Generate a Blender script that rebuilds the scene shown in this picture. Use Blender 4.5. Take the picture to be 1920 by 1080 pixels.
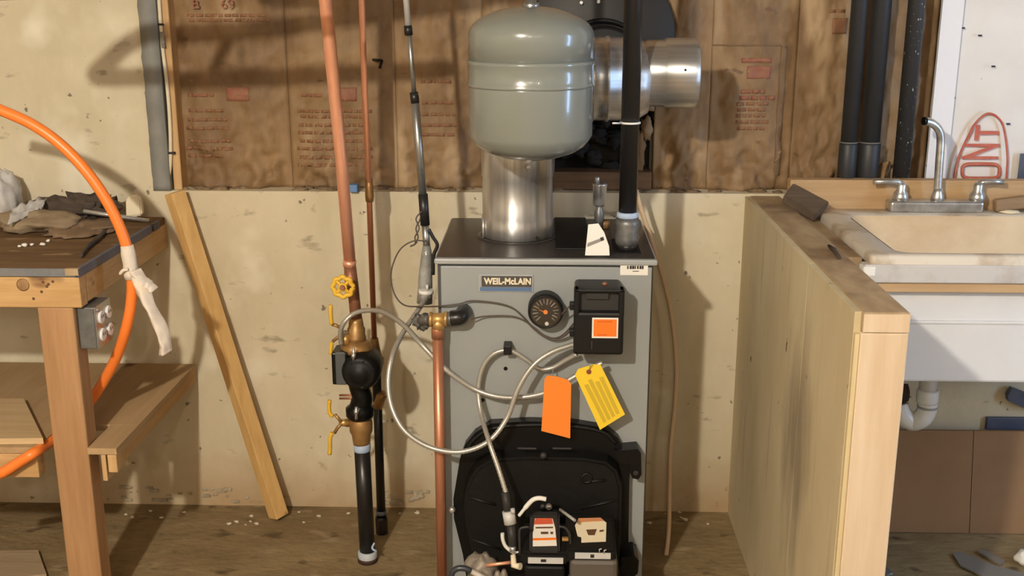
import bpy, bmesh, math, random
from mathutils import Vector, Matrix, noise
random.seed(7)
S = bpy.context.scene
for o in list(bpy.data.objects):
    bpy.data.objects.remove(o)
COL = S.collection

# ------------------------------------------------------------------ camera, light, exposure
F, PITCH, YAW, HC = 2078.0, 0.2642, 0.0305, 1.5013
FW = Vector((-math.sin(YAW)*math.cos(PITCH), math.cos(YAW)*math.cos(PITCH), -math.sin(PITCH)))
RT = Vector((math.cos(YAW), math.sin(YAW), 0)); UP = RT.cross(FW); CAM = Vector((0, 0, HC))
cd = bpy.data.cameras.new('camera'); cd.sensor_width = 36; cd.lens = F/1920*36; cd.clip_start = .02
cam = bpy.data.objects.new('camera', cd); COL.objects.link(cam)
cam.matrix_world = Matrix.Translation(CAM) @ Matrix((RT, UP, -FW)).transposed().to_4x4()
S.camera = cam
S.view_settings.view_transform = 'Standard'; S.view_settings.look = 'None'
S.view_settings.gamma = 1; S.view_settings.use_curve_mapping = False
S.view_settings.exposure = 0.06
wd = bpy.data.worlds.new('world'); S.world = wd; wd.use_nodes = True
wd.node_tree.nodes['Background'].inputs[0].default_value = (.55, .75, 1, 1)
wd.node_tree.nodes['Background'].inputs[1].default_value = .6

def bulb(name, loc, w, col, rad):
    l = bpy.data.lights.new(name, 'POINT'); l.energy = w; l.color = col; l.shadow_soft_size = rad
    o = bpy.data.objects.new(name, l); o.location = loc; COL.objects.link(o)
    return o
bulb('bulb_key', (-.9, -.45, 2.3), 300, (1, .93, .81), .045)
bulb('bulb_near', (-.05, -1.9, 2.3), 48, (1, .93, .81), .05)
bulb('bulb_side', (.95, -1.3, 2.3), 30, (1, .93, .83), .05)
bulb('bulb_rear', (-1.6, -2.6, 2.3), 36, (1, .93, .81), .05)
al = bpy.data.lights.new('daylight', 'AREA'); al.shape = 'RECTANGLE'; al.size = .24; al.size_y = 1.55
al.energy = 30; al.color = (.40, .63, 1)
ao = bpy.data.objects.new('daylight', al); COL.objects.link(ao)
ao.location = (2.55, 1.62, 1.3); ao.rotation_euler = (math.pi/2, 0, math.pi/2)

# ------------------------------------------------------------------ placing helpers
def _pl(px, py, ax, v):
    d = RT*((px-960)/F) - UP*((py-540)/F) + FW
    return CAM + d*((v-CAM[ax])/d[ax])
def W(px, py, Y): return _pl(px, py, 1, Y)         # point seen at that pixel, at depth Y in the room
def Z(px, py, z): return _pl(px, py, 2, z)         # ... at height z
def XX(px, py, x): return _pl(px, py, 0, x)
def M(px, Y): return px*Y*1.0/F                     # pixels to metres at depth Y (about)

# ------------------------------------------------------------------ materials
MATS = {}
def mat(name, col, rough=.6, metal=0, c2=None, scale=8, stretch=(1, 1, 1), bump=0, bscale=None, spec=.5, lo=.35, hi=.65, detail=5,
        specks=None, trans=0, coat=0, extra=None):
    """colour mixed with c2 by stretched noise, optional bump, optional dark specks (colour, scale, threshold)"""
    m = bpy.data.materials.new(name); m.use_nodes = True; MATS[name] = m
    n = m.node_tree.nodes; L = m.node_tree.links; b = n['Principled BSDF']
    b.inputs['Roughness'].default_value = rough; b.inputs['Metallic'].default_value = metal
    b.inputs['Specular IOR Level'].default_value = spec; b.inputs['Base Color'].default_value = (*col, 1)
    b.inputs['Transmission Weight'].default_value = trans; b.inputs['Coat Weight'].default_value = coat
    tc = n.new('ShaderNodeTexCoord'); mp = n.new('ShaderNodeMapping'); mp.inputs['Scale'].default_value = stretch
    L.new(tc.outputs['Object'], mp.inputs['Vector'])
    out = None
    if c2:
        ns = n.new('ShaderNodeTexNoise'); ns.inputs['Scale'].default_value = scale; ns.inputs['Detail'].default_value = detail
        ns.inputs['Roughness'].default_value = .62
        L.new(mp.outputs[0], ns.inputs['Vector'])
        r = n.new('ShaderNodeMapRange'); r.inputs[1].default_value = lo; r.inputs[2].default_value = hi
        L.new(ns.outputs[0], r.inputs[0])
        mx = n.new('ShaderNodeMix'); mx.data_type = 'RGBA'
        mx.inputs[6].default_value = (*col, 1); mx.inputs[7].default_value = (*c2, 1)
        L.new(r.outputs[0], mx.inputs[0]); out = mx.outputs[2]
    for sp in (specks or []):
        c, sc, th, wd_, st = sp
        mp2 = n.new('ShaderNodeMapping'); mp2.inputs['Scale'].default_value = st; L.new(tc.outputs['Object'], mp2.inputs['Vector'])
        ns = n.new('ShaderNodeTexNoise'); ns.inputs['Scale'].default_value = sc; ns.inputs['Detail'].default_value = 3
        L.new(mp2.outputs[0], ns.inputs['Vector'])
        r = n.new('ShaderNodeMapRange'); r.inputs[1].default_value = th; r.inputs[2].default_value = th+wd_
        L.new(ns.outputs[0], r.inputs[0])
        mx = n.new('ShaderNodeMix'); mx.data_type = 'RGBA'; mx.inputs[7].default_value = (*c, 1)
        if out: L.new(out, mx.inputs[6])
        else: mx.inputs[6].default_value = (*col, 1)
        L.new(r.outputs[0], mx.inputs[0]); out = mx.outputs[2]
    if extra: out = extra(n, L, tc, out)
    if out: L.new(out, b.inputs['Base Color'])
    if bump:
        nb = n.new('ShaderNodeTexNoise'); nb.inputs['Scale'].default_value = bscale or scale; nb.inputs['Detail'].default_value = 6
        L.new(mp.outputs[0], nb.inputs['Vector'])
        bp = n.new('ShaderNodeBump'); bp.inputs['Strength'].default_value = bump; bp.inputs['Distance'].default_value = .01
        L.new(nb.outputs[0], bp.inputs['Height']); L.new(bp.outputs[0], b.inputs['Normal'])
    return m
def wood(name, a, b, axis='z', sc=1.0, rough=.7, knots=(.16, .07, .025)):
    st = {'x': (1.2, 16, 16), 'y': (16, 1.2, 16), 'z': (16, 16, 1.2)}[axis]
    ks = {'x': (.6, 1, 1), 'y': (1, .6, 1), 'z': (1, 1, .6)}[axis]
    return mat(name, a, rough, 0, b, 3*sc, st, .12, 6, lo=.3, hi=.7, specks=[(knots, 9, .69, .05, ks)])

def low_stain(n, L, tc, prev):
    # rust and damp stains soaked into the foot of the concrete wall
    sx = n.new('ShaderNodeSeparateXYZ'); L.new(tc.outputs['Object'], sx.inputs[0])
    ns = n.new('ShaderNodeTexNoise'); ns.inputs['Scale'].default_value = 5; ns.inputs['Detail'].default_value = 6
    L.new(tc.outputs['Object'], ns.inputs['Vector'])
    ad = n.new('ShaderNodeMath'); ad.operation = 'MULTIPLY_ADD'; ad.inputs[1].default_value = .42; L.new(ns.outputs[0], ad.inputs[0]); 
    ng = n.new('ShaderNodeMath'); ng.operation = 'MULTIPLY'; ng.inputs[1].default_value = -1; L.new(sx.outputs[2], ng.inputs[0])
    L.new(ng.outputs[0], ad.inputs[2])
    r = n.new('ShaderNodeMapRange'); r.inputs[1].default_value = .02; r.inputs[2].default_value = .24; r.inputs[4].default_value = .75
    L.new(ad.outputs[0], r.inputs[0])
    mx = n.new('ShaderNodeMix'); mx.data_type = 'RGBA'; mx.inputs[7].default_value = (.34, .205, .085, 1)
    L.new(prev, mx.inputs[6]); L.new(r.outputs[0], mx.inputs[0])
    return mx.outputs[2]

concrete = mat('concrete', (.68, .60, .435), .85, 0, (.55, .47, .315), 2.6, (1, 1, .6), .35, 26,
               specks=[((.20, .16, .11), 34, .70, .03, (1, 1, 1)), ((.36, .30, .20), 11, .66, .08, (1, 1, 2.2)), ((.73, .665, .51), 5, .58, .16, (1, 1, 1))], extra=low_stain)
floor_m = mat('floor_concrete', (.29, .21, .108), .8, 0, (.185, .128, .062), 3.2, (1, 1.6, 1), .6, 22, spec=.25,
              specks=[((.34, .26, .15), 9, .60, .14, (1, 2.0, 1)), ((.115, .078, .04), 14, .62, .10, (.8, 1.6, 1))])
ceil_m = mat('ceiling_wood', (.30, .21, .12), .8, 0, (.22, .15, .08), 4, (1, 8, 1))
plaster = mat('far_wall', (.50, .44, .34), .85)
kraft = mat('kraft_paper', (.295, .183, .085), .68, 0, (.175, .10, .043), 5, (1.6, 1, .8), .25, 16,
            specks=[((.42, .29, .16), 4, .58, .12, (2, 1, .6)), ((.14, .08, .035), 14, .69, .05, (1, 1, 1.8))])
redprint = mat('faded_red_print', (.27, .095, .055), .7, 0, (.28, .14, .07), 60, lo=.4, hi=.7)
redprint2 = mat('pale_red_print', (.25, .118, .056), .7)
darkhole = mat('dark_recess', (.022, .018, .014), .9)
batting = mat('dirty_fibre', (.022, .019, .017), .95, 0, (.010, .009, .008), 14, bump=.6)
greyboard = mat('grey_strip', (.255, .25, .225), .8, 0, (.20, .195, .17), 10, bump=.2)
pine_z = wood('pine_upright', (.60, .39, .185), (.46, .27, .11), 'z')
pine_lean = wood('pine_stick', (.72, .46, .18), (.58, .34, .115), 'z')
pine_x = wood('pine_across', (.60, .38, .165), (.45, .255, .095), 'x')
pine_y = wood('pine_deep', (.56, .36, .16), (.43, .25, .10), 'y')
pine_leg = wood('leg_pine', (.44, .25, .115), (.33, .17, .07), 'z')
stud_end = wood('end_stud', (.72, .575, .41), (.62, .465, .30), 'z', .7, knots=(.30, .17, .075))
cap_m = mat('cap_board', (.47, .345, .20), .75, 0, (.34, .235, .125), 8, (3, 1, 3), .1, lo=.35, hi=.65, specks=[((.155, .09, .045), 5, .56, .14, (1, .8, 1))])
shelf_ply = wood('shelf_ply', (.46, .31, .16), (.36, .235, .11), 'y', .5)
benchtop = mat('bench_top', (.115, .065, .03), .75, 0, (.19, .115, .055), 3, (1, 9, 1), .2, 30, spec=.15, specks=[((.28, .19, .11), 10, .66, .05, (1, 3, 1))])
navy = mat('navy_edge', (.055, .068, .115), .5, 0, (.10, .105, .13), 16)
steelblue = mat('worn_blue_edge', (.13, .145, .165), .5, 0, (.20, .19, .18), 20)
sinkboard = wood('sink_board', (.56, .37, .19), (.43, .265, .125), 'x', .7)
olddark = wood('weathered_block', (.145, .105, .07), (.085, .06, .04), 'x')
graypaint = mat('grey_enamel', (.30, .315, .31), .38, 0, (.285, .30, .295), 3, spec=.5)
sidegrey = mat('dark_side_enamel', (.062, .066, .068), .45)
topplate = mat('boiler_top_enamel', (.075, .066, .06), .32, .35, (.058, .05, .045), 7)
rimgrey = mat('pale_grey_rim', (.34, .35, .34), .4)
black = mat('black_enamel', (.004, .004, .004), .34, 0, spec=.3)
blackrough = mat('black_cast', (.0045, .0043, .004), .5, 0, (.006, .0057, .0053), 20, bump=.06, bscale=80, spec=.28)
blackplastic = mat('black_plastic', (.008, .0075, .0075), .45, spec=.3)
greyblack = mat('charcoal_plastic', (.032, .030, .028), .5, spec=.35)
tank_m = mat('tank_enamel', (.215, .228, .20), .22, 0, coat=.3)
chrome = mat('galvanised_flue', (.72, .71, .69), .36, .82, (.54, .53, .51), 3, (26, 26, .6))
chrome_h = mat('flue_across', (.70, .69, .67), .38, .85, (.52, .51, .49), 3, (.6, 26, 26))
faucet_m = mat('worn_chrome', (.66, .66, .64), .34, .85, (.42, .41, .38), 30)
copper = mat('copper', (.93, .47, .30), .38, .55, (.84, .39, .23), 6, (10, 10, .7))
copper_d = mat('tarnished_copper', (.42, .19, .105), .45, .5, (.27, .115, .06), 18)
copper_r = mat('brown_copper', (.58, .26, .15), .38, .6, (.44, .18, .095), 5, (10, 10, .7))
brass = mat('brass', (.68, .43, .16), .4, .6, (.44, .25, .075), 20)
brass_d = mat('old_brass', (.46, .27, .10), .45, .5, (.28, .15, .055), 20)
iron = mat('black_iron', (.020, .018, .017), .33, .25)
castgrey = mat('cast_fitting', (.23, .23, .225), .42, .5, (.12, .118, .112), 24)
steel = mat('bright_steel', (.60, .59, .56), .34, .75)
zinc = mat('zinc_conduit', (.45, .46, .45), .33, .85, (.34, .35, .34), 20)
tape_b = mat('thread_tape', (.36, .47, .66), .5, 0, (.50, .58, .70), 30)
tape_k = mat('black_tape', (.014, .013, .013), .4)
flexm = mat('armoured_conduit', (.44, .42, .37), .38, .5)
wire_m = mat('brown_wire', (.085, .066, .052), .55)
whitep = mat('white_plastic', (.78, .76, .70), .45)
cream = mat('cream_tube', (.62, .46, .30), .45, 0, (.56, .39, .235), 4)
creamw = mat('cream_cable', (.70, .62, .44), .5)
clearp = mat('cloudy_sleeve', (.40, .40, .37), .25, .2, (.22, .22, .21), 26, bump=.5)
yellow = mat('yellow_paint', (.80, .50, .045), .45, 0, (.70, .40, .03), 20)
yellowtag = mat('yellow_card', (.86, .60, .030), .6)
taglines = mat('tag_ruling', (.60, .42, .028), .7)
orangetag = mat('orange_card', (.90, .235, .022), .6)
orangeblk = mat('orange_label', (.86, .19, .012), .55)
orangeblk2 = mat('dark_orange_print', (.66, .12, .008), .55)
hose_m = mat('orange_hose', (.92, .225, .035), .36)
paper = mat('white_paper', (.80, .76, .68), .7)
ink = mat('black_ink', (.02, .018, .016), .7)
inkbrown = mat('brown_ink', (.115, .055, .02), .7)
redlabel = mat('label_red', (.62, .105, .045), .6)
labelcream = mat('label_cream', (.80, .70, .50), .55)
silverlabel = mat('label_silver', (.55, .54, .52), .4)
bluebar = mat('badge_blue', (.10, .17, .30), .4)
badgedark = mat('badge_face', (.11, .105, .10), .35, .5)
dialm = mat('dial_face', (.022, .02, .019), .4)
needle = mat('needle_orange', (.75, .22, .04), .5)
wrap = mat('house_wrap', (.80, .76, .70), .55, 0, (.70, .655, .585), 2.2, (1, 1, 1.5), .12, 7, specks=[((.40, .36, .26), 26, .73, .03, (1, 1, 1))])
wrapred = mat('wrap_red_ink', (.46, .085, .052), .6, 0, (.56, .17, .10), 30)
sinkm = mat('sink_enamel', (.70, .69, .67), .35, 0, (.66, .64, .61), 5)
sinkdirty = mat('stained_basin', (.76, .61, .41), .4, 0, (.60, .43, .25), 4, (1, 1, 1.4), specks=[((.30, .18, .085), 14, .70, .05, (1, 1, 1))])
rimdirty = mat('worn_rim', (.68, .61, .50), .45, 0, (.36, .25, .14), 7, (1, 1, 1), lo=.46, hi=.66)
pvc = mat('white_pvc', (.74, .73, .70), .35, 0, (.62, .60, .56), 9)
cardboard = mat('brown_panel', (.27, .155, .072), .75, 0, (.225, .125, .056), 3)
abs_m = mat('grey_black_pipe', (.020, .0205, .0215), .5, 0, (.030, .0305, .032), 5, (1, 1, .5))
abs_s = mat('speckled_pipe', (.028, .028, .029), .5, 0, specks=[((.45, .45, .43), 150, .665, .03, (1, 1, .7))])
canvas = mat('canvas_cloth', (.30, .225, .14), .9, 0, (.235, .17, .10), 10, bump=.3, bscale=60)
darkcloth = mat('dark_cloth', (.085, .06, .042), .9, 0, (.045, .032, .024), 8, bump=.4)
film = mat('white_film', (.62, .60, .57), .4, 0, (.42, .40, .37), 9, bump=.4)
rag = mat('tissue_rag', (.80, .70, .58), .8, 0, (.66, .57, .46), 9, bump=.4, bscale=40)
boxsteel = mat('box_steel', (.20, .205, .20), .45, .5, (.12, .12, .115), 20)
brick_m = mat('red_scrap', (.36, .13, .075), .8)
glovegrey = mat('grey_casting', (.33, .285, .235), .55, .3, (.20, .165, .13), 12)
greyscrap = mat('grey_scrap', (.20, .17, .14), .8)

for m_, ax_ in ((chrome, 'Z'), (chrome_h, 'X')):      # drawn metal: the highlights run along the pipe
    nt = m_.node_tree; tg = nt.nodes.new('ShaderNodeTangent'); tg.direction_type = 'RADIAL'; tg.axis = ax_
    b_ = nt.nodes['Principled BSDF']; b_.inputs['Anisotropic'].default_value = .8; b_.inputs['Anisotropic Rotation'].default_value = .25; nt.links.new(tg.outputs[0], b_.inputs['Tangent'])

# ------------------------------------------------------------------ mesh helpers
def NB(): return bmesh.new()
def box(bm, x0, x1, y0, y1, z0, z1, bev=0, seg=2):
    if x0 > x1: x0, x1 = x1, x0
    if z0 > z1: z0, z1 = z1, z0
    if y0 > y1: y0, y1 = y1, y0
    v = [bm.verts.new(p) for p in ((x0,y0,z0),(x1,y0,z0),(x1,y1,z0),(x0,y1,z0),(x0,y0,z1),(x1,y0,z1),(x1,y1,z1),(x0,y1,z1))]
    fs = [bm.faces.new([v[i] for i in q]) for q in ((0,3,2,1),(4,5,6,7),(0,1,5,4),(1,2,6,5),(2,3,7,6),(3,0,4,7))]
    if bev:
        es = {e for f in fs for e in f.edges}
        bmesh.ops.bevel(bm, geom=list(es), offset=bev, segments=seg, affect='EDGES', profile=.5)
    return bm
def pbox(bm, px0, py0, px1, py1, Y, dep, bev=0):
    mx, my = (px0+px1)/2, (py0+py1)/2
    return box(bm, W(px0, my, Y).x, W(px1, my, Y).x, Y, Y+dep, W(mx, py1, Y).z, W(mx, py0, Y).z, bev)
def poly(bm, pts, d):
    """prism: polygon of world points extruded by vector d"""
    d = Vector(d); a = [bm.verts.new(p) for p in pts]; b = [bm.verts.new(Vector(p)+d) for p in pts]
    n = len(a); bm.faces.new(a); bm.faces.new(b[::-1])
    for i in range(n): bm.faces.new((a[i], b[i], b[(i+1) % n], a[(i+1) % n]))
    bmesh.ops.recalc_face_normals(bm, faces=bm.faces[:])
    return bm
def ppoly(bm, pts, Y, dep, bev=0):
    poly(bm, [W(x, y, Y) for x, y in pts], (0, dep, 0))
    return bm
def smooth(pts, k=8):
    pts = [Vector(p) for p in pts]
    if len(pts) < 3: return pts
    out = []; P = [2*pts[0]-pts[1]] + pts + [2*pts[-1]-pts[-2]]
    for i in range(1, len(P)-2):
        a, b, c, d = P[i-1:i+3]
        for j in range(k):
            t = j/k
            out.append(.5*((2*b)+(c-a)*t+(2*a-5*b+4*c-d)*t*t+(3*b-a-3*c+d)*t**3))
    out.append(pts[-1]); return out
def tube(bm, pts, r, seg=14, cap=True, wall=0):
    pts = [Vector(p) for p in pts]; n = len(pts)
    rs = r if isinstance(r, (list, tuple)) else [r]*n
    t0 = (pts[1]-pts[0]).normalized(); u = t0.orthogonal().normalized(); rings = []
    for i in range(n):
        t = ((pts[i+1] if i < n-1 else pts[i]) - (pts[i-1] if i else pts[i]))
        t = t.normalized() if t.length > 1e-9 else t0
        u = u - t*u.dot(t)
        if u.length < 1e-6: u = t.orthogonal()
        u.normalize(); v = t.cross(u)
        rings.append([bm.verts.new(pts[i]+(u*math.cos(2*math.pi*k/seg)+v*math.sin(2*math.pi*k/seg))*rs[i]) for k in range(seg)])
    for a, b in zip(rings, rings[1:]):
        for k in range(seg):
            f = bm.faces.new((a[k], a[(k+1) % seg], b[(k+1) % seg], b[k])); f.smooth = True
    if cap:
        bm.faces.new(rings[0][::-1]); bm.faces.new(rings[-1])
    return bm
def lathe(bm, prof, org, axis='z', seg=32):
    """profile of (radius, offset along the axis)"""
    org = Vector(org); d = axis if isinstance(axis, Vector) else {'z': Vector((0,0,1)), 'y': Vector((0,-1,0)), 'x': Vector((1,0,0))}[axis]
    d = d.normalized(); u = d.orthogonal().normalized(); v = d.cross(u); rings = []
    for r, t in prof:
        if r < 1e-6: rings.append([bm.verts.new(org+d*t)])
        else: rings.append([bm.verts.new(org+d*t+(u*math.cos(2*math.pi*k/seg)+v*math.sin(2*math.pi*k/seg))*r) for k in range(seg)])
    for a, b in zip(rings, rings[1:]):
        for k in range(seg):
            q = [a[k % len(a)], a[(k+1) % len(a)], b[(k+1) % len(b)], b[k % len(b)]]
            q = [x for i, x in enumerate(q) if x not in q[:i]]
            if len(q) > 2:
                f = bm.faces.new(q); f.smooth = True
    if len(rings[0]) > 1: bm.faces.new(rings[0][::-1])
    if len(rings[-1]) > 1: bm.faces.new(rings[-1])
    return bm
def disc(bm, c, r, dep, seg=24, bev=.15):
    """round button facing the camera side (-y)"""
    return lathe(bm, [(r, 0), (r, dep*(1-bev)), (r*(1-bev), dep)], c, 'y', seg)
def blob(bm, c, rad, amp=.15, sc=8, nu=36, nv=18, flat=1.0, seed=0, zmin=None):
    c = Vector(c); rows = []
    for j in range(nv+1):
        th = math.pi*j/nv; row = []
        for i in range(nu):
            ph = 2*math.pi*i/nu
            d = Vector((math.sin(th)*math.cos(ph), math.sin(th)*math.sin(ph), math.cos(th)))
            q = 1+amp*noise.fractal(d*1.3*sc/8+Vector((seed*7.1, seed*3.3, 1.7)), .8, 2, 4)*2
            p = Vector((d.x*rad[0]*q, d.y*rad[1]*q, d.z*rad[2]*q)) + c
            if zmin is not None and p.z < zmin: p.z = zmin
            row.append(p)
        rows.append(row)
    V = [[bm.verts.new(p) for p in (row if 0 < j < nv else row[:1])] for j, row in enumerate(rows)]
    for a, b in zip(V, V[1:]):
        for k in range(nu):
            q = [a[k % len(a)], b[k % len(b)], b[(k+1) % len(b)], a[(k+1) % len(a)]]
            q = [x for i, x in enumerate(q) if x not in q[:i]]
            if len(q) > 2:
                f = bm.faces.new(q); f.smooth = True
    return bm
def sheet(bm, fn, nu, nv, thick=.002, d=(0, 1, 0)):
    """grid surface fn(u,v) with a back side offset by d*thick"""
    d = Vector(d)*thick
    A = [[bm.verts.new(fn(i/nu, j/nv)) for i in range(nu+1)] for j in range(nv+1)]
    B = [[bm.verts.new(v.co+d) for v in row] for row in A]
    for j in range(nv):
        for i in range(nu):
            f = bm.faces.new((A[j][i], A[j][i+1], A[j+1][i+1], A[j+1][i])); f.smooth = True
            f = bm.faces.new((B[j][i], B[j+1][i], B[j+1][i+1], B[j][i+1])); f.smooth = True
    rim = [(0, i, 0, i+1) for i in range(nu)] + [(nv, i, nv, i+1) for i in range(nu)] + [(j, 0, j+1, 0) for j in range(nv)] + [(j, nu, j+1, nu) for j in range(nv)]
    for a, b, c, e in rim: bm.faces.new((A[a][b], A[c][e], B[c][e], B[a][b]))
    bmesh.ops.recalc_face_normals(bm, faces=bm.faces[:])
    return bm
def wloc(o):
    v = Vector((0, 0, 0))
    while o: v = v + o.location; o = o.parent
    return v
def obj(name, bm, m, parent=None):
    if parent: off = wloc(parent); loc = Vector((0, 0, 0))
    else:
        xs = [v.co for v in bm.verts]
        off = Vector(((min(p.x for p in xs)+max(p.x for p in xs))/2, (min(p.y for p in xs)+max(p.y for p in xs))/2, min(p.z for p in xs)))
        loc = off
    bmesh.ops.translate(bm, verts=bm.verts[:], vec=-off)
    me = bpy.data.meshes.new(name); bm.to_mesh(me); bm.free(); me.materials.append(MATS[m] if isinstance(m, str) else m)
    o = bpy.data.objects.new(name, me); COL.objects.link(o); o.location = loc; o.parent = parent
    return o
def tag(o, label, cat, group=None):
    o['label'] = label; o['category'] = cat
    if group: o['group'] = group
    return o
def thing(name, label, cat, loc, group=None):
    o = bpy.data.objects.new(name, None); o.empty_display_size = .05; COL.objects.link(o); o.location = loc
    return tag(o, label, cat, group)
def struct(name, bm, m, parent=None):
    o = obj(name, bm, m, parent)
    if not parent: o['kind'] = 'structure'
    return o
def stuff(o): o['kind'] = 'stuff'; return o
def text(name, s, c, size, m, parent, roll=0, sx=1.0, ext=.0004, bold=0):
    """lettering standing in the wall plane, facing the room"""
    cu = bpy.data.curves.new(name, 'FONT'); cu.body = s; cu.size = size; cu.align_x = 'CENTER'; cu.align_y = 'CENTER'; cu.extrude = ext; cu.offset = bold
    cu.materials.append(m)
    o = bpy.data.objects.new(name, cu); COL.objects.link(o)
    bpy.context.view_layer.update()
    me = bpy.data.meshes.new_from_object(o.evaluated_get(bpy.context.evaluated_depsgraph_get()))
    bpy.data.objects.remove(o)
    me.transform(Matrix.Rotation(-roll, 4, 'Y') @ Matrix.Rotation(math.pi/2, 4, 'X') @ Matrix.Diagonal((sx, 1, 1, 1)))
    o = bpy.data.objects.new(name, me); COL.objects.link(o); o.parent = parent
    o.location = Vector(c) - (wloc(parent) if parent else Vector((0, 0, 0)))
    return o

# ------------------------------------------------------------------ the room
WY, LZ, CZ = 3.02, .957, 2.45
BX0, BX1, BF, BB, BZ = -.2534, .2546, 2.48, 2.936, .90
PX0, PX1, PF, PZ = .548, .6425, 1.884, .952
struct('floor', box(NB(), -3.2, 3.2, -4.2, 3.3, -.12, 0), floor_m)
struct('ceiling', box(NB(), -3.2, 3.2, -4.2, 3.3, CZ, CZ+.1), ceil_m)
xl = W(258, 0, WY).x
bm = NB(); box(bm, -3.2, 3.2, WY, 3.3, 0, LZ); box(bm, -3.2, xl, WY, 3.3, LZ, CZ); box(bm, xl, 3.2, 3.2, 3.3, LZ, CZ)
wall_back = struct('wall_back', bm, concrete)
struct('wall_left', box(NB(), -3.2, -3.1, -4.2, WY, 0, CZ), plaster)
struct('wall_front', box(NB(), -3.1, 3.1, -4.2, -4.1, 0, CZ), plaster)
bm = NB()      # the far side wall, with the open doorway the daylight comes through
box(bm, 2.6, 2.7, -4.1, 1.44, 0, CZ); box(bm, 2.6, 2.7, 1.80, WY, 0, CZ); box(bm, 2.6, 2.7, 1.44, 1.80, 2.1, CZ)
struct('wall_right', bm, plaster)

# grey strip and pine stud at the end of the concrete
s0, s1, s2 = W(258, 0, WY).x, W(292, 0, WY).x, W(316, 0, 3.04).x
g0 = W(284, 300, WY).x
bm = NB()
def grey_edge(u, v):
    z = LZ+v*(CZ-LZ)
    return Vector((s0 + (s1-s0)*u + (.004*noise.noise(Vector((3, 0, z*30))) if u < .5 else 0), WY-.004, z))
sheet(bm, grey_edge, 1, 90, .09)
obj('grey_edge_strip', bm, greyboard, wall_back)
obj('stud', box(NB(), s1+.004, s2, WY+.012, WY+.1, LZ, CZ, .003), pine_z, wall_back)

# kraft-faced insulation between the studs
def batt(px0, px1, seed, z0=LZ, z1=CZ, Y=3.085, bulge=.010, pyref=180, wr=.016):
    x0, x1 = W(px0, pyref, Y).x+.0003, W(px1, pyref, Y).x-.0003
    def fn(u, v):
        x = x0+(x1-x0)*u; z = z0+(z1-z0)*v
        e = min(u, 1-u)*(x1-x0)
        b = bulge*min(1, max(0, (e-.018)/.05))
        p = Vector((x*6+seed*11, seed*5.3, z*3.2))
        w = noise.ridged_multi_fractal(p, .9, 2.1, 4, .9, 2)*.5-.4
        low = max(0, 1-(z-z0)/.16)
        w2 = noise.fractal(Vector((x*22+seed, z*17, 4.2)), .7, 2, 4)
        y = Y-b-(wr*w+.010*w2*(1+2.4*low))*min(1, e/.03)
        return Vector((x, min(y, Y+.01), z))
    bm = NB(); sheet(bm, fn, 30, 150, .006)
    return obj('insulation_batt', bm, kraft, wall_back)
b1 = batt(323, 541, 1); b2 = batt(541, 742, 2); b3 = batt(742, 905, 3)
zt = W(1100, 208, 3.085).z
b4 = batt(905, 1228, 4, z0=zt, bulge=.012)
b5 = batt(1228, 1331, 5, wr=.009, bulge=.02); b6 = batt(1331, 1489, 6, wr=.005, bulge=.010); b7 = batt(1489, 1602, 7, bulge=.008); b8 = batt(1602, 1746, 8, bulge=.02)
# broken-open pocket under the flue thimble
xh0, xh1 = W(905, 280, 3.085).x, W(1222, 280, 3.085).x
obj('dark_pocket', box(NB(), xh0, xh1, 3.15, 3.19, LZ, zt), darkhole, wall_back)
xm = W(1040, 280, 3.085).x
def torn(u, v):
    x = xh0+(xm-xh0)*u; z = LZ+(zt+.004-LZ)*v
    return Vector((x, 3.08-.014*noise.fractal(Vector((x*20, z*16, 9)), .8, 2, 4)-.02*u*u*(1-v), z))
obj('insulation_batt', sheet(NB(), torn, 16, 20, .006), kraft, wall_back)
obj('wood_blocking', box(NB(), xm-.02, xh1, 3.055, 3.14, LZ+.002, W(1130, 322, 3.06).z, .003), wood('blocking', (.20, .115, .055), (.11, .06, .03), 'x'), wall_back)
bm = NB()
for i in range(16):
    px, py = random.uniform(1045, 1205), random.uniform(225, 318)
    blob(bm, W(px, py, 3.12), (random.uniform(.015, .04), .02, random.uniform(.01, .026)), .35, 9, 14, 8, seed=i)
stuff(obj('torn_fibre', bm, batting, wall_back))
bm = NB()
blob(bm, W(1200, 285, 3.09), (.014, .012, .055), .3, 10, 14, 12, seed=40); blob(bm, W(1213, 240, 3.09), (.016, .01, .03), .3, 10, 14, 10, seed=41)
obj('torn_paper', bm, kraft, wall_back)
bm = NB()
def curl(u, v):
    a, c = W(1641, 338, 3.03), W(1676, 298, 3.04)
    return Vector((a.x+(c.x-a.x)*(u*.75+.25*v), 3.035-.022*math.sin(u*4.4)-.01*noise.noise(Vector((u*5, v*5, 3))), a.z+(c.z-a.z)*v*(1-.45*abs(u-.4))))
obj('torn_paper', sheet(bm, curl, 12, 8, .002), kraft, wall_back)

def stripe(parent, px0, py0, px1, py1, m=redprint, Y=None):
    Y = Y or 3.05
    return obj('printed_block', pbox(NB(), px0, py0, px1, py1, Y, .0012), m, parent)
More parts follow.
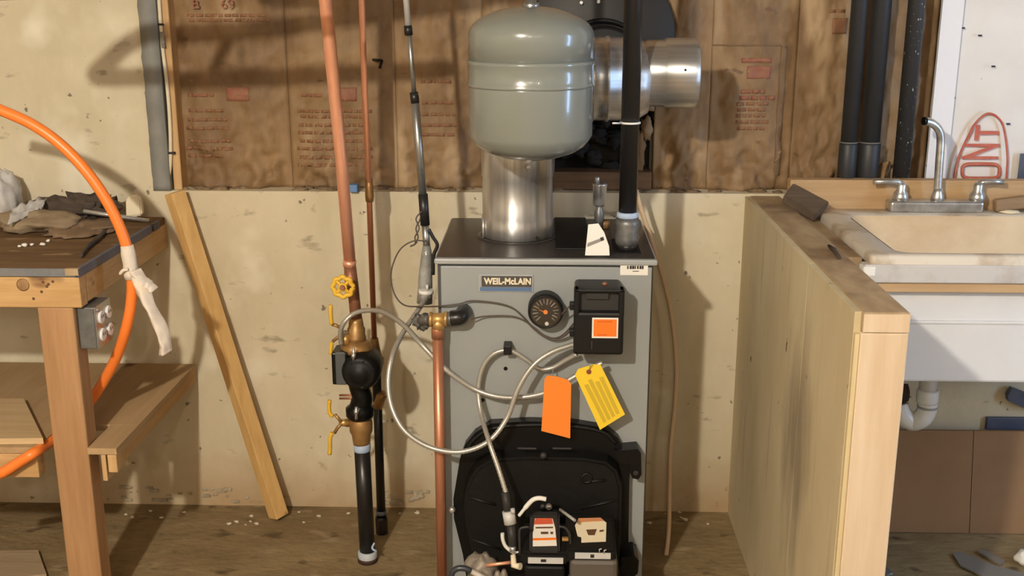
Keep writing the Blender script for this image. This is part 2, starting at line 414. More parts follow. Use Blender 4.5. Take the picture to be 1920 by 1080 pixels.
# red print on the paper, laid just on its face
def face_y(b, px, py):
    w = W(px, py, 3.06); lw = wloc(b); best = 9; y = 3.06
    for v in b.data.vertices:
        p = v.co+lw; d = abs(p.x-w.x)+abs(p.z-w.z)
        if d < .05: y = min(y, p.y)
    return y-.0015
def prnt(b, px0, py0, px1, py1, m=None):
    """one block of print bent to the paper it is printed on"""
    from mathutils.bvhtree import BVHTree
    lw = wloc(b); me = b.data
    t = BVHTree.FromPolygons([v.co+lw for v in me.vertices], [p.vertices[:] for p in me.polygons])
    a, c = W(px0, py1, 3.07), W(px1, py0, 3.07)
    def fn(u, v):
        x = a.x+(c.x-a.x)*u; z = a.z+(c.z-a.z)*v
        h = t.ray_cast(Vector((x, 2.5, z)), Vector((0, 1, 0)))
        return Vector((x, (h[0].y if h[0] else 3.07)-.0012, z))
    return obj('printed_block', sheet(NB(), fn, max(3, int((px1-px0)/6)), max(2, int((py1-py0)/6)), .0008), m or redprint2, b)
def rows(b, px0, px1, ys, m=None, h=6):
    from mathutils.bvhtree import BVHTree
    lw = wloc(b); me = b.data
    t = BVHTree.FromPolygons([v.co+lw for v in me.vertices], [p.vertices[:] for p in me.polygons])
    for y in ys:
        bm = NB(); x = px0+random.randint(0, 6); end = px1-random.randint(0, 24)
        while x < end:
            w_ = random.randint(6, 18)
            a, c = W(x, y+h, 3.07), W(min(x+w_, end+4), y, 3.07)
            def fn(u, v, a=a, c=c):
                q = Vector((a.x+(c.x-a.x)*u, 0, a.z+(c.z-a.z)*v)); k = t.ray_cast(Vector((q.x, 2.5, q.z)), Vector((0, 1, 0)))
                return Vector((q.x, (k[0].y if k[0] else 3.07)-.0012, q.z))
            sheet(bm, fn, 2, 1, .0008); x += w_+random.randint(2, 4)
        stuff(obj('printed_text', bm, m or redprint2, b))
prnt(b1, 424, 164, 466, 190, redprint); rows(b1, 345, 410, (176,), redprint); rows(b1, 346, 440, (205, 222, 238, 262, 276, 290))
prnt(b2, 626, 164, 668, 190, redprint); rows(b2, 560, 612, (176,), redprint); rows(b2, 556, 700, (206, 216, 232, 246, 262, 276, 292, 306))
rows(b3, 785, 870, (150, 190, 212, 232, 250))
prnt(b6, 1400, 124, 1447, 148, redprint); prnt(b6, 1390, 109, 1447, 118, redprint); rows(b6, 1386, 1452, (168, 180), redprint, 8); rows(b6, 1378, 1450, (192, 203, 214, 226, 238))
dashm = mat('brown_dashes', (.17, .10, .048), .7)
prnt(b6, 1338, 84, 1466, 86.5, dashm); prnt(b6, 1463, 87, 1465.5, 330, dashm)
prnt(b7, 1560, 34, 1592, 64, redprint2); rows(b7, 1556, 1596, (18,))
for y in (26, 35, ): rows(b1, 350, 520, (y,))
def on_face(b, px, py):
    return Vector((W(px, py, 3.07).x, face_y(b, px, py), W(px, py, 3.07).z))
text('printed_number', 'B', on_face(b1, 368, 8), .036, redprint, b1); text('printed_number', '69', on_face(b1, 428, 8), .036, redprint, b1)

# white house wrap with its printed mark
wx = W(1752, 180, 3.05).x
def wrapf(u, v):
    x = wx+(3.1-wx)*u; z = LZ+(CZ-LZ)*v
    return Vector((x, 3.06-.006*noise.fractal(Vector((x*7, z*6, 2)), .8, 2, 3), z))
hw = obj('house_wrap', sheet(NB(), wrapf, 70, 60, .01), wrap, wall_back)
obj('house_wrap_flap', box(NB(), wx-.004, wx+.052, 3.043, 3.051, LZ, CZ), mat('wrap_flap', (.80, .79, .80), .5), wall_back)
yl = 3.046
ov = []
for px, py in ((1788, 345), (1791, 325), (1796, 300), (1806, 275), (1817, 253), (1827, 234), (1841, 219), (1855, 213), (1869, 219), (1880, 234), (1886, 262), (1889, 295), (1888, 320), (1886, 345)):
    ov.append(W(px, py, yl))
obj('printed_oval', tube(NB(), smooth(ov, 6), .0032, 6), wrapred, hw)
oo = []
for k in range(24):
    t = 2*math.pi*k/24; c_, s_ = math.cos(t), math.sin(t)
    oo.append(W(1839+35*math.copysign(abs(c_)**.35, c_), 321+13.5*math.copysign(abs(s_)**.6, s_), yl))
obj('printed_letter', tube(NB(), oo+oo[:1], .0050, 6, cap=False), wrapred, hw)
for ch, py, sz in (('T', 249, .088), ('N', 284, .138)):
    text('printed_letter', ch, W(1843 if ch != 'T' else 1853, py, yl), sz, wrapred, hw, roll=math.pi/2 if False else math.pi/2, sx=.78 if ch == 'T' else (.46 if ch == 'N' else .44), bold=.0022)
obj('printed_block', pbox(NB(), 1910, 288, 1960, 345, yl, .002), navy, hw)
bm = NB()
for px, py in ((1806, 52), (1788, 183), (1838, 66), (1740, 310), (1772, 311), (1891, 232), (1863, 124)): pbox(bm, px-3.5, py-1, px+3.5, py+2, yl, .003)
stuff(obj('staples', bm, ink, hw))

# water stain soaked into the middle of the sheathing
def ply_stain(n, L, tc, prev):
    c = XX(1492, 830, PX0); lo_c = Vector((0, c.y-(PF+.02+WY)/2, c.z))
    mp = n.new('ShaderNodeMapping'); mp.vector_type = 'POINT'
    sc = Vector((0, 1/.15, 1/.30)); mp.inputs['Scale'].default_value = sc
    mp.inputs['Location'].default_value = (0, -lo_c.y*sc.y, -lo_c.z*sc.z)
    L.new(tc.outputs['Object'], mp.inputs['Vector'])
    ln = n.new('ShaderNodeVectorMath'); ln.operation = 'LENGTH'; L.new(mp.outputs[0], ln.inputs[0])
    ns = n.new('ShaderNodeTexNoise'); ns.inputs['Scale'].default_value = 7; ns.inputs['Detail'].default_value = 5
    m2 = n.new('ShaderNodeMapping'); m2.inputs['Scale'].default_value = (1, 3, .7); L.new(tc.outputs['Object'], m2.inputs['Vector']); L.new(m2.outputs[0], ns.inputs['Vector'])
    ad = n.new('ShaderNodeMath'); ad.operation = 'MULTIPLY_ADD'; ad.inputs[1].default_value = 1.6; L.new(ns.outputs[0], ad.inputs[0]); L.new(ln.outputs['Value'], ad.inputs[2])
    rg_ = n.new('ShaderNodeMapRange'); rg_.inputs[1].default_value = 1.85; rg_.inputs[2].default_value = 1.0; rg_.inputs[4].default_value = .8
    L.new(ad.outputs[0], rg_.inputs[0])
    mx = n.new('ShaderNodeMix'); mx.data_type = 'RGBA'; mx.inputs[7].default_value = (.25, .20, .135, 1)
    L.new(prev, mx.inputs[6]); L.new(rg_.outputs[0], mx.inputs[0])
    return mx.outputs[2]
ply = mat('stained_ply', (.64, .545, .35), .75, 0, (.50, .405, .235), 2.4, (1, 1.3, .6), 0, lo=.34, hi=.68, specks=[((.13, .08, .035), 22, .72, .03, (1, 1, .6)), ((.44, .36, .215), 9, .60, .2, (1, 3, .25))], extra=ply_stain)

# half-height partition beside the boiler
bm = box(NB(), PX0+.014, PX1-.012, PF+.02, WY, 0, PZ-.036)
part_w = struct('wall_partition', bm, ply)
def seam(y0, y1): return box(NB(), PX0, PX0+.013, y0+.0006, y1-.0006, 0, PZ-.002, .0006)
ps = [PF+.012, XX(1487, 900, PX0).y, WY]
for a, b in zip(ps, ps[1:]): obj('sheathing_panel', seam(a, b), ply, part_w)
obj('sheathing_panel', box(NB(), PX1-.011, PX1, PF+.02, WY, 0, PZ-.037), ply, part_w)
obj('end_stud', box(NB(), PX0+.010, PX1, PF, PF+.038, 0, PZ-.038, .003), stud_end, part_w)
obj('edge_strip', box(NB(), PX0+.001, PX0+.009, PF+.001, PF+.011, .12, PZ-.04), wood('strip_pale', (.72, .60, .35), (.6, .46, .24), 'z'), part_w)
bm = NB(); box(bm, PX0+.012, PX1, PF, WY, PZ-.037, PZ, .004)
obj('cap_board', bm, cap_m, part_w)
obj('cap_end_grain', box(NB(), PX0+.013, PX1-.001, PF-.0015, PF, PZ-.036, PZ-.003), stud_end, part_w)
bm = NB(); tube(bm, [Z(1556, 462, PZ+.003), Z(1566, 472, PZ+.004), Z(1573, 484, PZ+.003)], .004, 6); tube(bm, [Z(1553, 460, PZ+.003), Z(1566, 466, PZ+.003)], .0025, 6)
tag(obj('splinter', bm, darkcloth), 'dark splinter of debris lying on top of the wooden half wall', 'debris')

# peeled paint flakes along the foot of the wall, and crumbs of it on the floor
bm = NB()
for i in range(46):
    px = random.choice((random.uniform(225, 480), random.uniform(225, 620), random.uniform(720, 800)))
    p = Vector((W(px, 945, WY).x, WY-.002-random.random()*.003, .012+random.random()*.045)); r = random.uniform(.004, .016)
    box(bm, p.x-r, p.x+r*.8, p.y-.002, p.y+.004, p.z-r*.35, p.z+r*.35, .0015, 1)
stuff(obj('peeling_paint', bm, mat('flake_grey', (.27, .215, .14), .8, 0, (.46, .39, .27), 40), wall_back))
bm = NB()
for i in range(30):
    px, py = random.uniform(225, 1330), random.uniform(957, 985); p = Z(px, py, 0); r = random.uniform(.002, .006)
    blob(bm, (p.x, p.y, r*.5), (r*1.5, r*1.2, r*.7), .3, 9, 8, 5, seed=i)
fl = obj('paint_crumbs', bm, mat('crumbs', (.60, .52, .38), .8)); stuff(fl); fl['label'] = 'pale paint crumbs scattered on the floor along the wall foot'

# dusty clumps lying on the concrete ledge
bm = NB()
for i in range(40):
    px = random.uniform(345, 1470); p = W(px, 356, WY+.03); r = random.uniform(.004, .012)
    blob(bm, (p.x, WY+.03+random.uniform(-.02, .02), LZ+.002), (r*2.2, r, r*.7), .3, 9, 10, 6, seed=i)
lg = obj('ledge_dirt', bm, mat('ledge_dust', (.26, .18, .10), .9, 0, (.12, .075, .04), 30)); stuff(lg); lg['label'] = 'brown dirt and fibre along the concrete ledge'

# pipes hung from the ceiling above the picture: their blurred shadow lies on the wall
LK = Vector((-.9, -.45, 2.3))
def over(px, py, Y=2.25):
    w = W(px, py, 3.05); return LK + (w-LK)*((Y-LK.y)/(w.y-LK.y))
run = bpy.data.objects['ceiling']
obj('overhead_pipe', tube(NB(), smooth([over(900, -4), over(640, 30), over(470, 52), over(330, 62), over(262, 78), over(212, 118), over(185, 146), over(215, 150), over(300, 148), over(450, 143), over(620, 136), over(840, 126, 2.3)], 6), .019, 12), iron, run)
obj('overhead_pipe', tube(NB(), [over(480, -10), over(780, 8), over(1020, -30)], .019, 12), iron, run)
obj('overhead_pipe', tube(NB(), [over(432, 60), over(415, 90), over(385, 145)], .013, 10), iron, run)
for px, py in ((640, 30), (450, 143)):
    p = over(px, py); obj('pipe_hanger', tube(NB(), [p, (p.x, p.y, CZ)], .003, 6), steel, run)
#PART2

# ------------------------------------------------------------------ the boiler
bo = thing('boiler', 'grey enamelled floor boiler with black burner door and thick round gauge on its front', 'boiler', (0, (BF+BB)/2, 0))
obj('jacket', box(NB(), BX0+.004, BX1-.004, BF+.012, BB, .02, BZ-.016, .003), sidegrey, bo)
fx0, fx1 = BX0+.0125, BX1-.008
obj('front_panel', box(NB(), fx0, fx1, BF, BF+.02, .03, BZ-.019, .002), graypaint, bo)
bm = NB(); box(bm, BX0-.002, BX1+.004, BF-.005, BB+.004, BZ-.014, BZ, .004); tp = obj('top_panel', bm, rimgrey, bo)
obj('top_plate', box(NB(), BX0+.003, BX1-.002, BF+.006, BB, BZ-.001, BZ+.0015), topplate, tp)
a = Z(1041, 470, BZ); b = Z(1101, 412, BZ)
obj('cover_plate', box(NB(), a.x, b.x-.004, a.y, BB-.002, BZ+.001, BZ+.006, .002), blackrough, bo)
a2 = Z(1140, 470, BZ)
obj('opening_surround', box(NB(), Z(1144, 440, BZ).x, BX1-.03, BF+.05, BF+.2, BZ+.001, BZ+.004), blackrough, bo)
# badge
nb = obj('nameplate', pbox(NB(), 896, 515, 1000, 548, BF-.003, .003, .001), rimgrey, bo)
obj('badge_face', pbox(NB(), 903, 518, 997, 538, BF-.0045, .002), badgedark, nb)
obj('badge_stripe', pbox(NB(), 900, 539, 997, 546, BF-.0045, .002), bluebar, nb)
text('lettering', 'WEIL-McLAIN', W(952, 528, BF-.005), .0205, labelcream, nb, sx=.88, ext=.0006, bold=.0008)
# stock label
st = obj('label_sticker', pbox(NB(), 1163, 494, 1215, 516, BF-.0015, .0015), paper, bo)
random.seed(3)
for i in range(7):
    obj('bar', pbox(NB(), 1176+i*4.6, 498.5, 1176+i*4.6+random.choice((2.5, 3.2, 4)), 504.5, BF-.002, .001), ink, st)
obj('bar', pbox(NB(), 1186, 508, 1198, 509.2, BF-.002, .001), ink, st)
# gauge
gc = W(1023, 574, BF); gr = M(33, BF)*1.03
gg = obj('gauge', lathe(NB(), [(gr*.9, 0), (gr, .006), (gr, .044), (gr*.95, .05), (gr*.87, .05), (gr*.86, .045)], gc, 'y', 40), blackrough, bo)
fy = BF-.0455
obj('dial', lathe(NB(), [(gr*.86, 0), (gr*.86, .001)], (gc.x, fy+.001, gc.z), 'y', 32), dialm, gg)
bm = NB()
for i in range(16):
    t = math.radians(225-i*18)
    if i in (0, 15): pass
    p = Vector((gc.x, fy-.001, gc.z)); d = Vector((math.cos(t), 0, math.sin(t)))
    k0 = .50 if i % 2 else .42
    tube(bm, [p+d*gr*k0, p+d*gr*.74], .0009 if i % 2 else .0013, 5)
obj('scale_marks', bm, silverlabel, gg)
bm = NB(); p = Vector((gc.x, fy-.0025, gc.z)); tube(bm, [p+Vector((.004, 0, -.003)), p+Vector((-.016, 0, .006))], [.0022, .0008], 6); disc(bm, p+Vector((0, .001, 0)), gr*.13, .004)
obj('needle', bm, needle, gg)
bm = NB(); lathe(bm, [(gr*.86, .0), (gr*.86, .0006)], (gc.x, fy-.004, gc.z), 'y', 32)
obj('gauge_glass', bm, mat('clear_glass', (1, 1, 1), .05, trans=1.0), gg)
obj('reset_pointer', disc(NB(), (gc.x+.003, fy-.002, gc.z-gr*.68), .0045, .003), silverlabel, gg)
# holes in the front panel
for px, py in ((948, 691), (905, 750), (1189, 1023)):
    obj('panel_hole', disc(NB(), W(px, py, BF), M(4, BF), .0012), black if py < 1000 else sidegrey, bo)
# control box
CD = .105
cy = BF-CD
K = 1.0
cb = thing('control_box_root', '', '', (0, 0, 0)); bpy.data.objects.remove(cb)
bm = ppoly(NB(), [(1074, 540), (1080, 530), (1090, 527), (1158, 527), (1166, 532), (1169, 545), (1171, 655), (1166, 664), (1155, 668), (1092, 668), (1083, 662), (1078, 650)], cy+.012, .012)
cx0, cx1 = W(1076, 600, cy).x, W(1170, 600, cy).x; cz1, cz0 = W(1122, 543, cy).z, W(1122, 666, cy).z
bm.free(); bm = NB()
box(bm, cx0+.003, cx1-.003, cy+.02, BF, cz0+.006, cz1-.002, .008)
cb = obj('control_box', bm, greyblack, bo)
bm = NB(); box(bm, cx0, cx1, cy, cy+.03, cz0, W(1122, 586, cy).z, .006); box(bm, cx0, cx0+.012, cy, cy+.03, W(1122, 586, cy).z-.01, cz1, .003); box(bm, cx1-.012, cx1, cy, cy+.03, W(1122, 586, cy).z-.01, cz1, .003); box(bm, cx0, cx1, cy, cy+.03, cz1-.008, cz1, .003)
obj('cover', bm, blackplastic, cb)
bm = NB(); pbox(bm, 1098, 549, 1142, 562, cy+.012, .01, .002); obj('display_window', bm, greyblack, cb)
ol = obj('warning_label', pbox(NB(), 1110, 596, 1159, 634, cy-.0012, .0015), paper, cb)
pbs = NB(); pbox(pbs, 1113, 599, 1156, 631, cy-.002, .001); obj('label_field', pbs, orangeblk, cb)
for q in ((1120, 602, 1148, 604.5), (1120, 627, 1138, 628.5)): obj('label_print', pbox(NB(), *q, cy-.0026, .001), orangeblk2, cb)
for y in (575, 625): obj('clip', pbox(NB(), 1068, y-6, 1078, y+7, cy+.01, .022, .002), blackplastic, cb)
obj('molded_rib', pbox(NB(), 1108, 640, 1111, 655, cy-.0015, .002), greyblack, cb)
obj('top_screw', lathe(NB(), [(.006, 0), (.006, .004), (.003, .006)], (W(1136, 530, cy).x, cy+.05, cz1-.002), 'z', 12), copper_d, cb)

# burner door
by = BF-.028
door = ppoly(NB(), [(850, 935), (851, 972), (868, 1040), (880, 1120), (1176, 1120), (1178, 1040), (1180, 897), (1183, 870), (1172, 850), (1160, 822), (1137, 803), (1070, 792), (990, 790), (920, 794), (890, 812), (872, 834), (862, 862)], by, .028)
bd = obj('burner_door', door, black, bo)
py2 = by-.045
ins = [(1, 1)]
pts = [(872, 905), (868, 940), (872, 975), (888, 1040), (896, 1110), (1160, 1110), (1164, 1040), (1168, 900), (1160, 868), (1140, 851), (1095, 843), (985, 841), (922, 845), (893, 862), (880, 882)]
bm = NB(); back = [W(x, y, by) for x, y in pts]; cen = sum(back, Vector())/len(back)
front = [cen+(q-cen)*.965+Vector((0, py2-by, 0)) for q in back]
va = [bm.verts.new(q) for q in front]; vb = [bm.verts.new(q) for q in back]
bm.faces.new(va)
for i in range(len(va)): bm.faces.new((va[i], va[(i+1) % len(va)], vb[(i+1) % len(va)], vb[i]))
bm.faces.new(vb[::-1]); bmesh.ops.recalc_face_normals(bm, faces=bm.faces[:])
bmesh.ops.bevel(bm, geom=[e for e in bm.edges if e.verts[0] in va and e.verts[1] in va], offset=.006, segments=2, affect='EDGES')
obj('door_casting', bm, blackrough, bd)
bm = NB(); tube(bm, smooth([W(x, y, by-.004) for x, y in ((872, 846), (893, 820), (925, 803), (990, 797), (1070, 799), (1130, 810), (1155, 832))], 6), .005, 8)
obj('gasket_lip', bm, blackrough, bd)
for x0, x1 in ((970, 1006), (1036, 1072)): obj('embossed_bar', pbox(NB(), x0, 840, x1, 843, py2-.004, .006, .001), greyblack, bd)
for px, py, Y, m in ((1019, 853, py2-.004, greyblack), (848, 955, by-.012, steel), (1029, 949, py2-.004, steel)):
    h = obj('bolt', lathe(NB(), [(M(7, BF), 0), (M(7, BF), .006), (M(4, BF), .010), (.001, .010)], W(px, py, Y), 'y', 8), m, bd)
obj('bolt', lathe(NB(), [(M(6, BF), 0), (M(6, BF), .006), (.001, .008)], W(1018, 949, py2-.003), 'y', 8), greyblack, bd)
hg = obj('hinge', ppoly(NB(), [(1150, 846), (1196, 842), (1202, 850), (1203, 890), (1197, 899), (1186, 897), (1181, 885), (1180, 872), (1160, 868)], by-.02, .046), black, bd)
obj('hinge_pin', lathe(NB(), [(.006, 0), (.006, .003)], W(1192, 886, by-.02), 'y', 12), greyblack, hg)
hg2 = obj('hinge', ppoly(NB(), [(1165, 1046), (1190, 1042), (1198, 1052), (1196, 1075), (1188, 1082), (1168, 1078)], by-.045, .07), black, bd)
for pts_ in (((880, 932), (905, 940), (930, 946)), ((1155, 936), (1130, 944), (1090, 953)), ((884, 1011), (915, 1022), (940, 1030)), ((1098, 905), (1115, 902), (1136, 900))):
    obj('cast_rib', tube(NB(), [W(x, y, py2+.001) for x, y in pts_], .004, 8), blackrough, bd)
obj('cast_boss', lathe(NB(), [(M(12, BF), 0), (M(12, BF), .006), (M(8, BF), .009), (M(8, BF), .004)], W(1100, 895, py2+.003), 'y', 20), blackrough, bd)

# ------------------------------------------------------------------ oil burner in front of the door
bu = thing('oil_burner', 'black oil burner with two labelled boxes standing in front of the boiler door', 'burner', (W(1060, 1060, 2.3).x, 2.3, 0))
YB = 2.235
base = NB()
pbox(base, 985, 1062, 1058, 1200, YB+.005, .17, .006); pbox(base, 1062, 1078, 1160, 1200, YB+.03, .14, .006)
obj('burner_body', base, blackrough, bu)
obj('air_tube', tube(NB(), [Vector((W(1060, 1080, YB).x, 2.3, .17)), Vector((W(1060, 1080, YB).x, py2+.004, .17))], .06, 20), blackrough, bu)
def wedge(px0, px1, ptop, pmid, pbot, Yb, Yf, bev=.005):
    # box whose lid slopes down to the front
    x0, x1 = W(px0, pmid, Yf).x, W(px1, pmid, Yf).x
    pr = [(Yb, W(px0, pbot, Yf).z), (Yf, W(px0, pbot, Yf).z), (Yf, W(px0, pmid, Yf).z), (Yb-.03, W(px0, ptop, Yb-.03).z), (Yb, W(px0, ptop, Yb-.03).z)]
    bm = NB(); poly(bm, [(x0, y, z) for y, z in pr], (x1-x0, 0, 0))
    bmesh.ops.bevel(bm, geom=bm.edges[:], offset=bev, segments=2, affect='EDGES')
    return bm, pr
bm, pr1 = wedge(976, 1066, 990, 1036, 1058, YB+.13, YB); ig = obj('igniter_box', bm, blackplastic, bu)
bm, pr2 = wedge(992, 1050, 968, 1032, 1038, YB+.125, YB-.004); igl = obj('igniter_lid', bm, greyblack, ig)
bm, pr3 = wedge(1062, 1156, 974, 1030, 1054, YB+.13, YB); cm = obj('primary_control', bm, blackplastic, bu)
def onslope(pr, px, py, lift=.002):
    (ya, za), (yb_, zb) = pr[2], pr[3]
    nrm = Vector((0, -(zb-za), (yb_-ya))).normalized()
    if nrm.z < 0: nrm = -nrm
    p0 = Vector((0, ya, za))+nrm*lift
    d = RT*((px-960)/F) - UP*((py-540)/F) + FW
    return CAM + d*((p0-CAM).dot(nrm)/d.dot(nrm)), nrm
def decal(name, pr, pts, m, parent, lift):
    q = [onslope(pr, x, y, lift) for x, y in pts]
    return obj(name, poly(NB(), [a for a, _ in q], -q[0][1]*.001), m, parent)
wl = decal('warning_label', pr2, [(1003, 972), (1036, 972), (1041, 990), (1044, 1023), (999, 1024), (999, 1000)], paper, ig, .0022)
decal('label_band', pr2, [(1004, 971.5), (1035, 971.5), (1037, 982), (1001, 983)], redlabel, ig, .003)
decal('label_band', pr2, [(999, 1009), (1043, 1008), (1043.5, 1012), (999, 1013)], orangeblk, ig, .003)
decal('label_print', pr2, [(1004, 988), (1037, 987.5), (1037, 990), (1004, 990.5)], inkbrown, ig, .003)
decal('label_print', pr2, [(1014, 997), (1028, 997), (1028, 1001), (1014, 1001)], inkbrown, ig, .003)
decal('label_print', pr2, [(1032, 997), (1037, 997), (1037, 1001), (1032, 1001)], inkbrown, ig, .003)
decal('instruction_label', pr3, [(1085, 972), (1126, 971), (1137, 980), (1136, 1015), (1090, 1017), (1090, 1007), (1083, 1005), (1078, 985)], labelcream, cm, .0022)
decal('label_band', pr3, [(1085, 971.5), (1126, 970.5), (1133, 976.5), (1082, 979)], mat('label_salmon', (.62, .27, .12), .6), cm, .003)
decal('label_window', pr3, [(1099, 993), (1119, 992), (1115, 1003), (1103, 1003)], inkbrown, cm, .003)
decal('label_print', pr3, [(1124, 994), (1132, 993), (1132, 996), (1124, 997)], inkbrown, cm, .003)
sl = obj('name_strip', pbox(NB(), 990, 1046, 1056, 1057, YB-.002, .002), silverlabel, ig); obj('strip_print', pbox(NB(), 1014, 1049, 1024, 1054, YB-.003, .001), ink, ig)
obj('name_strip', pbox(NB(), 1078, 1037, 1145, 1048, YB-.002, .002), silverlabel, cm); obj('strip_print', pbox(NB(), 1107, 1040, 1114, 1046, YB-.003, .001), ink, cm)
obj('motor_cover', pbox(NB(), 1068, 1051, 1158, 1110, YB-.006, .1, .01), mat('taupe_cover', (.10, .083, .068), .5), bu)
obj('lid_latch', tube(NB(), smooth([W(x, y, YB+.02) for x, y in ((975, 1040), (974, 1000), (978, 990), (992, 988))], 5), .003, 8), greyblack, ig)
obj('lid_latch', tube(NB(), smooth([W(x, y, YB+.02) for x, y in ((1048, 987), (1060, 990), (1068, 1004), (1070, 1030))], 5), .003, 8), greyblack, ig)
obj('brass_lug', pbox(NB(), 1054, 1010, 1066, 1015, YB+.01, .01, .001), brass, bu)
obj('junction_box', pbox(NB(), 1050, 1080, 984, 1061, YB+.03, .06, .004), blackplastic, bu)
obj('sensor_lead', tube(NB(), smooth([W(x, y, 2.30) for x, y in ((973, 967), (985, 952), (998, 938), (1010, 934), (1024, 936))], 6), [.004]*6+[.0055]*19, 8), whitep, bu)
obj('sensor_lead', tube(NB(), [W(1050, 955, 2.33), W(1078, 976, 2.28)], .0035, 8), mat('grey_lead', (.35, .34, .32), .5), bu)
obj('sensor_lead', tube(NB(), smooth([W(x, y, 2.29) for x, y in ((942, 1000), (943, 1012), (948, 1024), (958, 1033), (966, 1038))], 6), .0045, 8), whitep, bu)
for x, y in ((1124, 1030), (1133, 1032)): obj('terminal', tube(NB(), [W(x, y+6, YB-.001), W(x, y, YB-.004), W(x+4, y-1, YB-.004)], .0014, 6), silverlabel, cm)

# fuel pieces beside the burner
fv = thing('fuel_valve', 'grey cast fuel valve lying low beside the burner with a copper line', 'valve', (W(905, 1060, 2.3).x, 2.32, 0))
obj('valve_body', blob(NB(), W(905, 1066, 2.32), (.036, .03, .034), .18, 8, 24, 14, seed=5), glovegrey, fv)
obj('bracket', ppoly(NB(), [(882, 1046), (890, 1038), (902, 1046), (912, 1056), (908, 1074), (880, 1072)], 2.335, .012), glovegrey, fv)
obj('lever', tube(NB(), [W(878, 1068, 2.29), W(912, 1086, 2.27)], [.007, .006], 10), mat('pale_lever', (.55, .49, .42), .45), fv)
obj('fuel_line', tube(NB(), [W(911, 1060, 2.29), W(936, 1057, 2.29), W(962, 1054, 2.29)], .0042, 10), copper, fv)
for x, y in ((933, 1070), (945, 1068), (950, 1080)): obj('fitting', lathe(NB(), [(.008, 0), (.010, .006), (.007, .014), (.004, .02)], W(x, y, 2.29)-Vector((0, 0, .02)), 'z', 10), glovegrey, fv)
obj('black_hose', tube(NB(), smooth([W(x, y, 2.28) for x, y in ((845, 1092), (848, 1074), (858, 1066), (872, 1066), (882, 1070))], 6), .007, 10), mat('blue_black_rubber', (.035, .04, .05), .35), fv)
el = thing('conduit_elbow', 'small cream metal elbow fitting beside the burner box', 'fitting', W(963, 1062, 2.27))
obj('elbow_body', tube(NB(), [W(962, 1040, 2.28), W(964, 1060, 2.27), W(976, 1062, 2.26)], [.006, .008, .008], 10), labelcream, el)
obj('lock_nut', tube(NB(), [W(962, 1034, 2.28), W(961.5, 1024, 2.28)], .008, 8), steel, el)
obj('screw', tube(NB(), [W(964, 1036, 2.27), W(974, 1035, 2.265)], .003, 8), steel, el)

# ------------------------------------------------------------------ flue pipe
FYc = 2.72
fc = W(970, 440, FYc); fr = (W(1037, 440, FYc).x-W(905, 440, FYc).x)/2
zr = W(1160, 148, FYc).z
fl = thing('flue_pipe', 'shiny metal flue pipe rising from the boiler and turning to a capped tee', 'flue', (fc.x, FYc, BZ))
obj('riser', lathe(NB(), [(fr+.001, 0), (fr+.001, .055), (fr-.001, .0565), (fr-.001, W(970, 330, FYc).z-BZ), (fr+.001, W(970, 329, FYc).z-BZ), (fr+.001, .30)], (fc.x, FYc, BZ), 'z', 48), chrome, fl)
obj('collar', lathe(NB(), [(fr+.012, 0), (fr+.012, .003), (fr+.0015, .004), (fr+.0015, .0)], (fc.x, FYc, BZ+.001), 'z', 48), topplate, fl)
obj('screw', disc(NB(), W(990, 313, FYc-fr), .005, .004, 8), steel, fl)
obj('screw', disc(NB(), W(1037-30, 446, FYc-fr*.9), .004, .004, 8), blackrough, fl)
obj('draw_band', tube(NB(), [W(906, 450, FYc-.04), W(906, 410, FYc-.04)], .003, 8), steel, fl)
# elbow behind the tank, then the run to the open side
r1 = M(75, FYc)*1.01; r2 = M(60, FYc)*1.01
xs = lambda px: W(px, 148, FYc).x
arc = []
Re = xs(1095)-fc.x
for k in range(9):
    t = math.pi/2*k/8
    arc.append(Vector((xs(1095)-Re*math.cos(t), FYc, zr-Re+Re*math.sin(t))))
obj('elbow', tube(NB(), [Vector((fc.x, FYc, BZ+.28))]+arc, fr, 36), chrome, fl)
o_ = (0, FYc, zr)
def rx(prof, m, name, zo=0):
    return obj(name, lathe(NB(), [(r, xs(px)) for px, r in prof], (0, FYc, zr+zo), 'x', 48), m, fl)
rx([(1090, r1*.98), (1108, r1*.98), (1109, r1*1.04), (1113, r1*1.04), (1114, r1), (1134, r1), (1135, r1*1.035), (1141, r1*1.035), (1142, r1), (1186, r1), (1202, r1*.93), (1215, r2*1.03)], chrome_h, 'tee_body')
zo = W(1260, 137, FYc).z-zr
rx([(1205, r2*.97), (1212, r2), (1243, r2), (1244, r2*1.03), (1246, r2*1.03), (1247, r2*1.05), (1296, r2*1.05), (1304, r2*1.02), (1306, r2*.96), (1307, r2*.3), (1307, 0)], chrome_h, 'end_cap', zo)
obj('rivet', disc(NB(), W(1285, 131, FYc-r2*1.05), .003, .003, 8), blackrough, fl)
tc_ = W(1135, 120, 2.85)
obj('wall_branch', lathe(NB(), [(.092, .27), (.092, .0)], (tc_.x, 3.02, zr), 'y', 40), chrome_h, fl)
obj('branch_band', lathe(NB(), [(.100, 0), (.100, .05), (.090, .055)], (tc_.x, 2.93, zr+.02), 'y', 40), blackrough, fl)
th = thing('wall_thimble', 'dark round metal plate on the insulated wall behind the flue tee', 'plate', W(1130, 205, 3.04))
tcc = W(1128, 70, 3.03); tr = M(134, 3.03)*1.01
obj('cover_disc', lathe(NB(), [(tr, 0), (tr, .006), (tr-.004, .009), (.0, .009)], (tcc.x, 3.045, tcc.z), 'y', 64), mat('dark_thimble', (.030, .027, .024), .5, .2, spec=.3), th)
obj('collar', lathe(NB(), [(.125, 0), (.125, .03), (.115, .032), (.115, 0)], (tc_.x, 3.038, zr+.01), 'y', 48), blackrough, th)
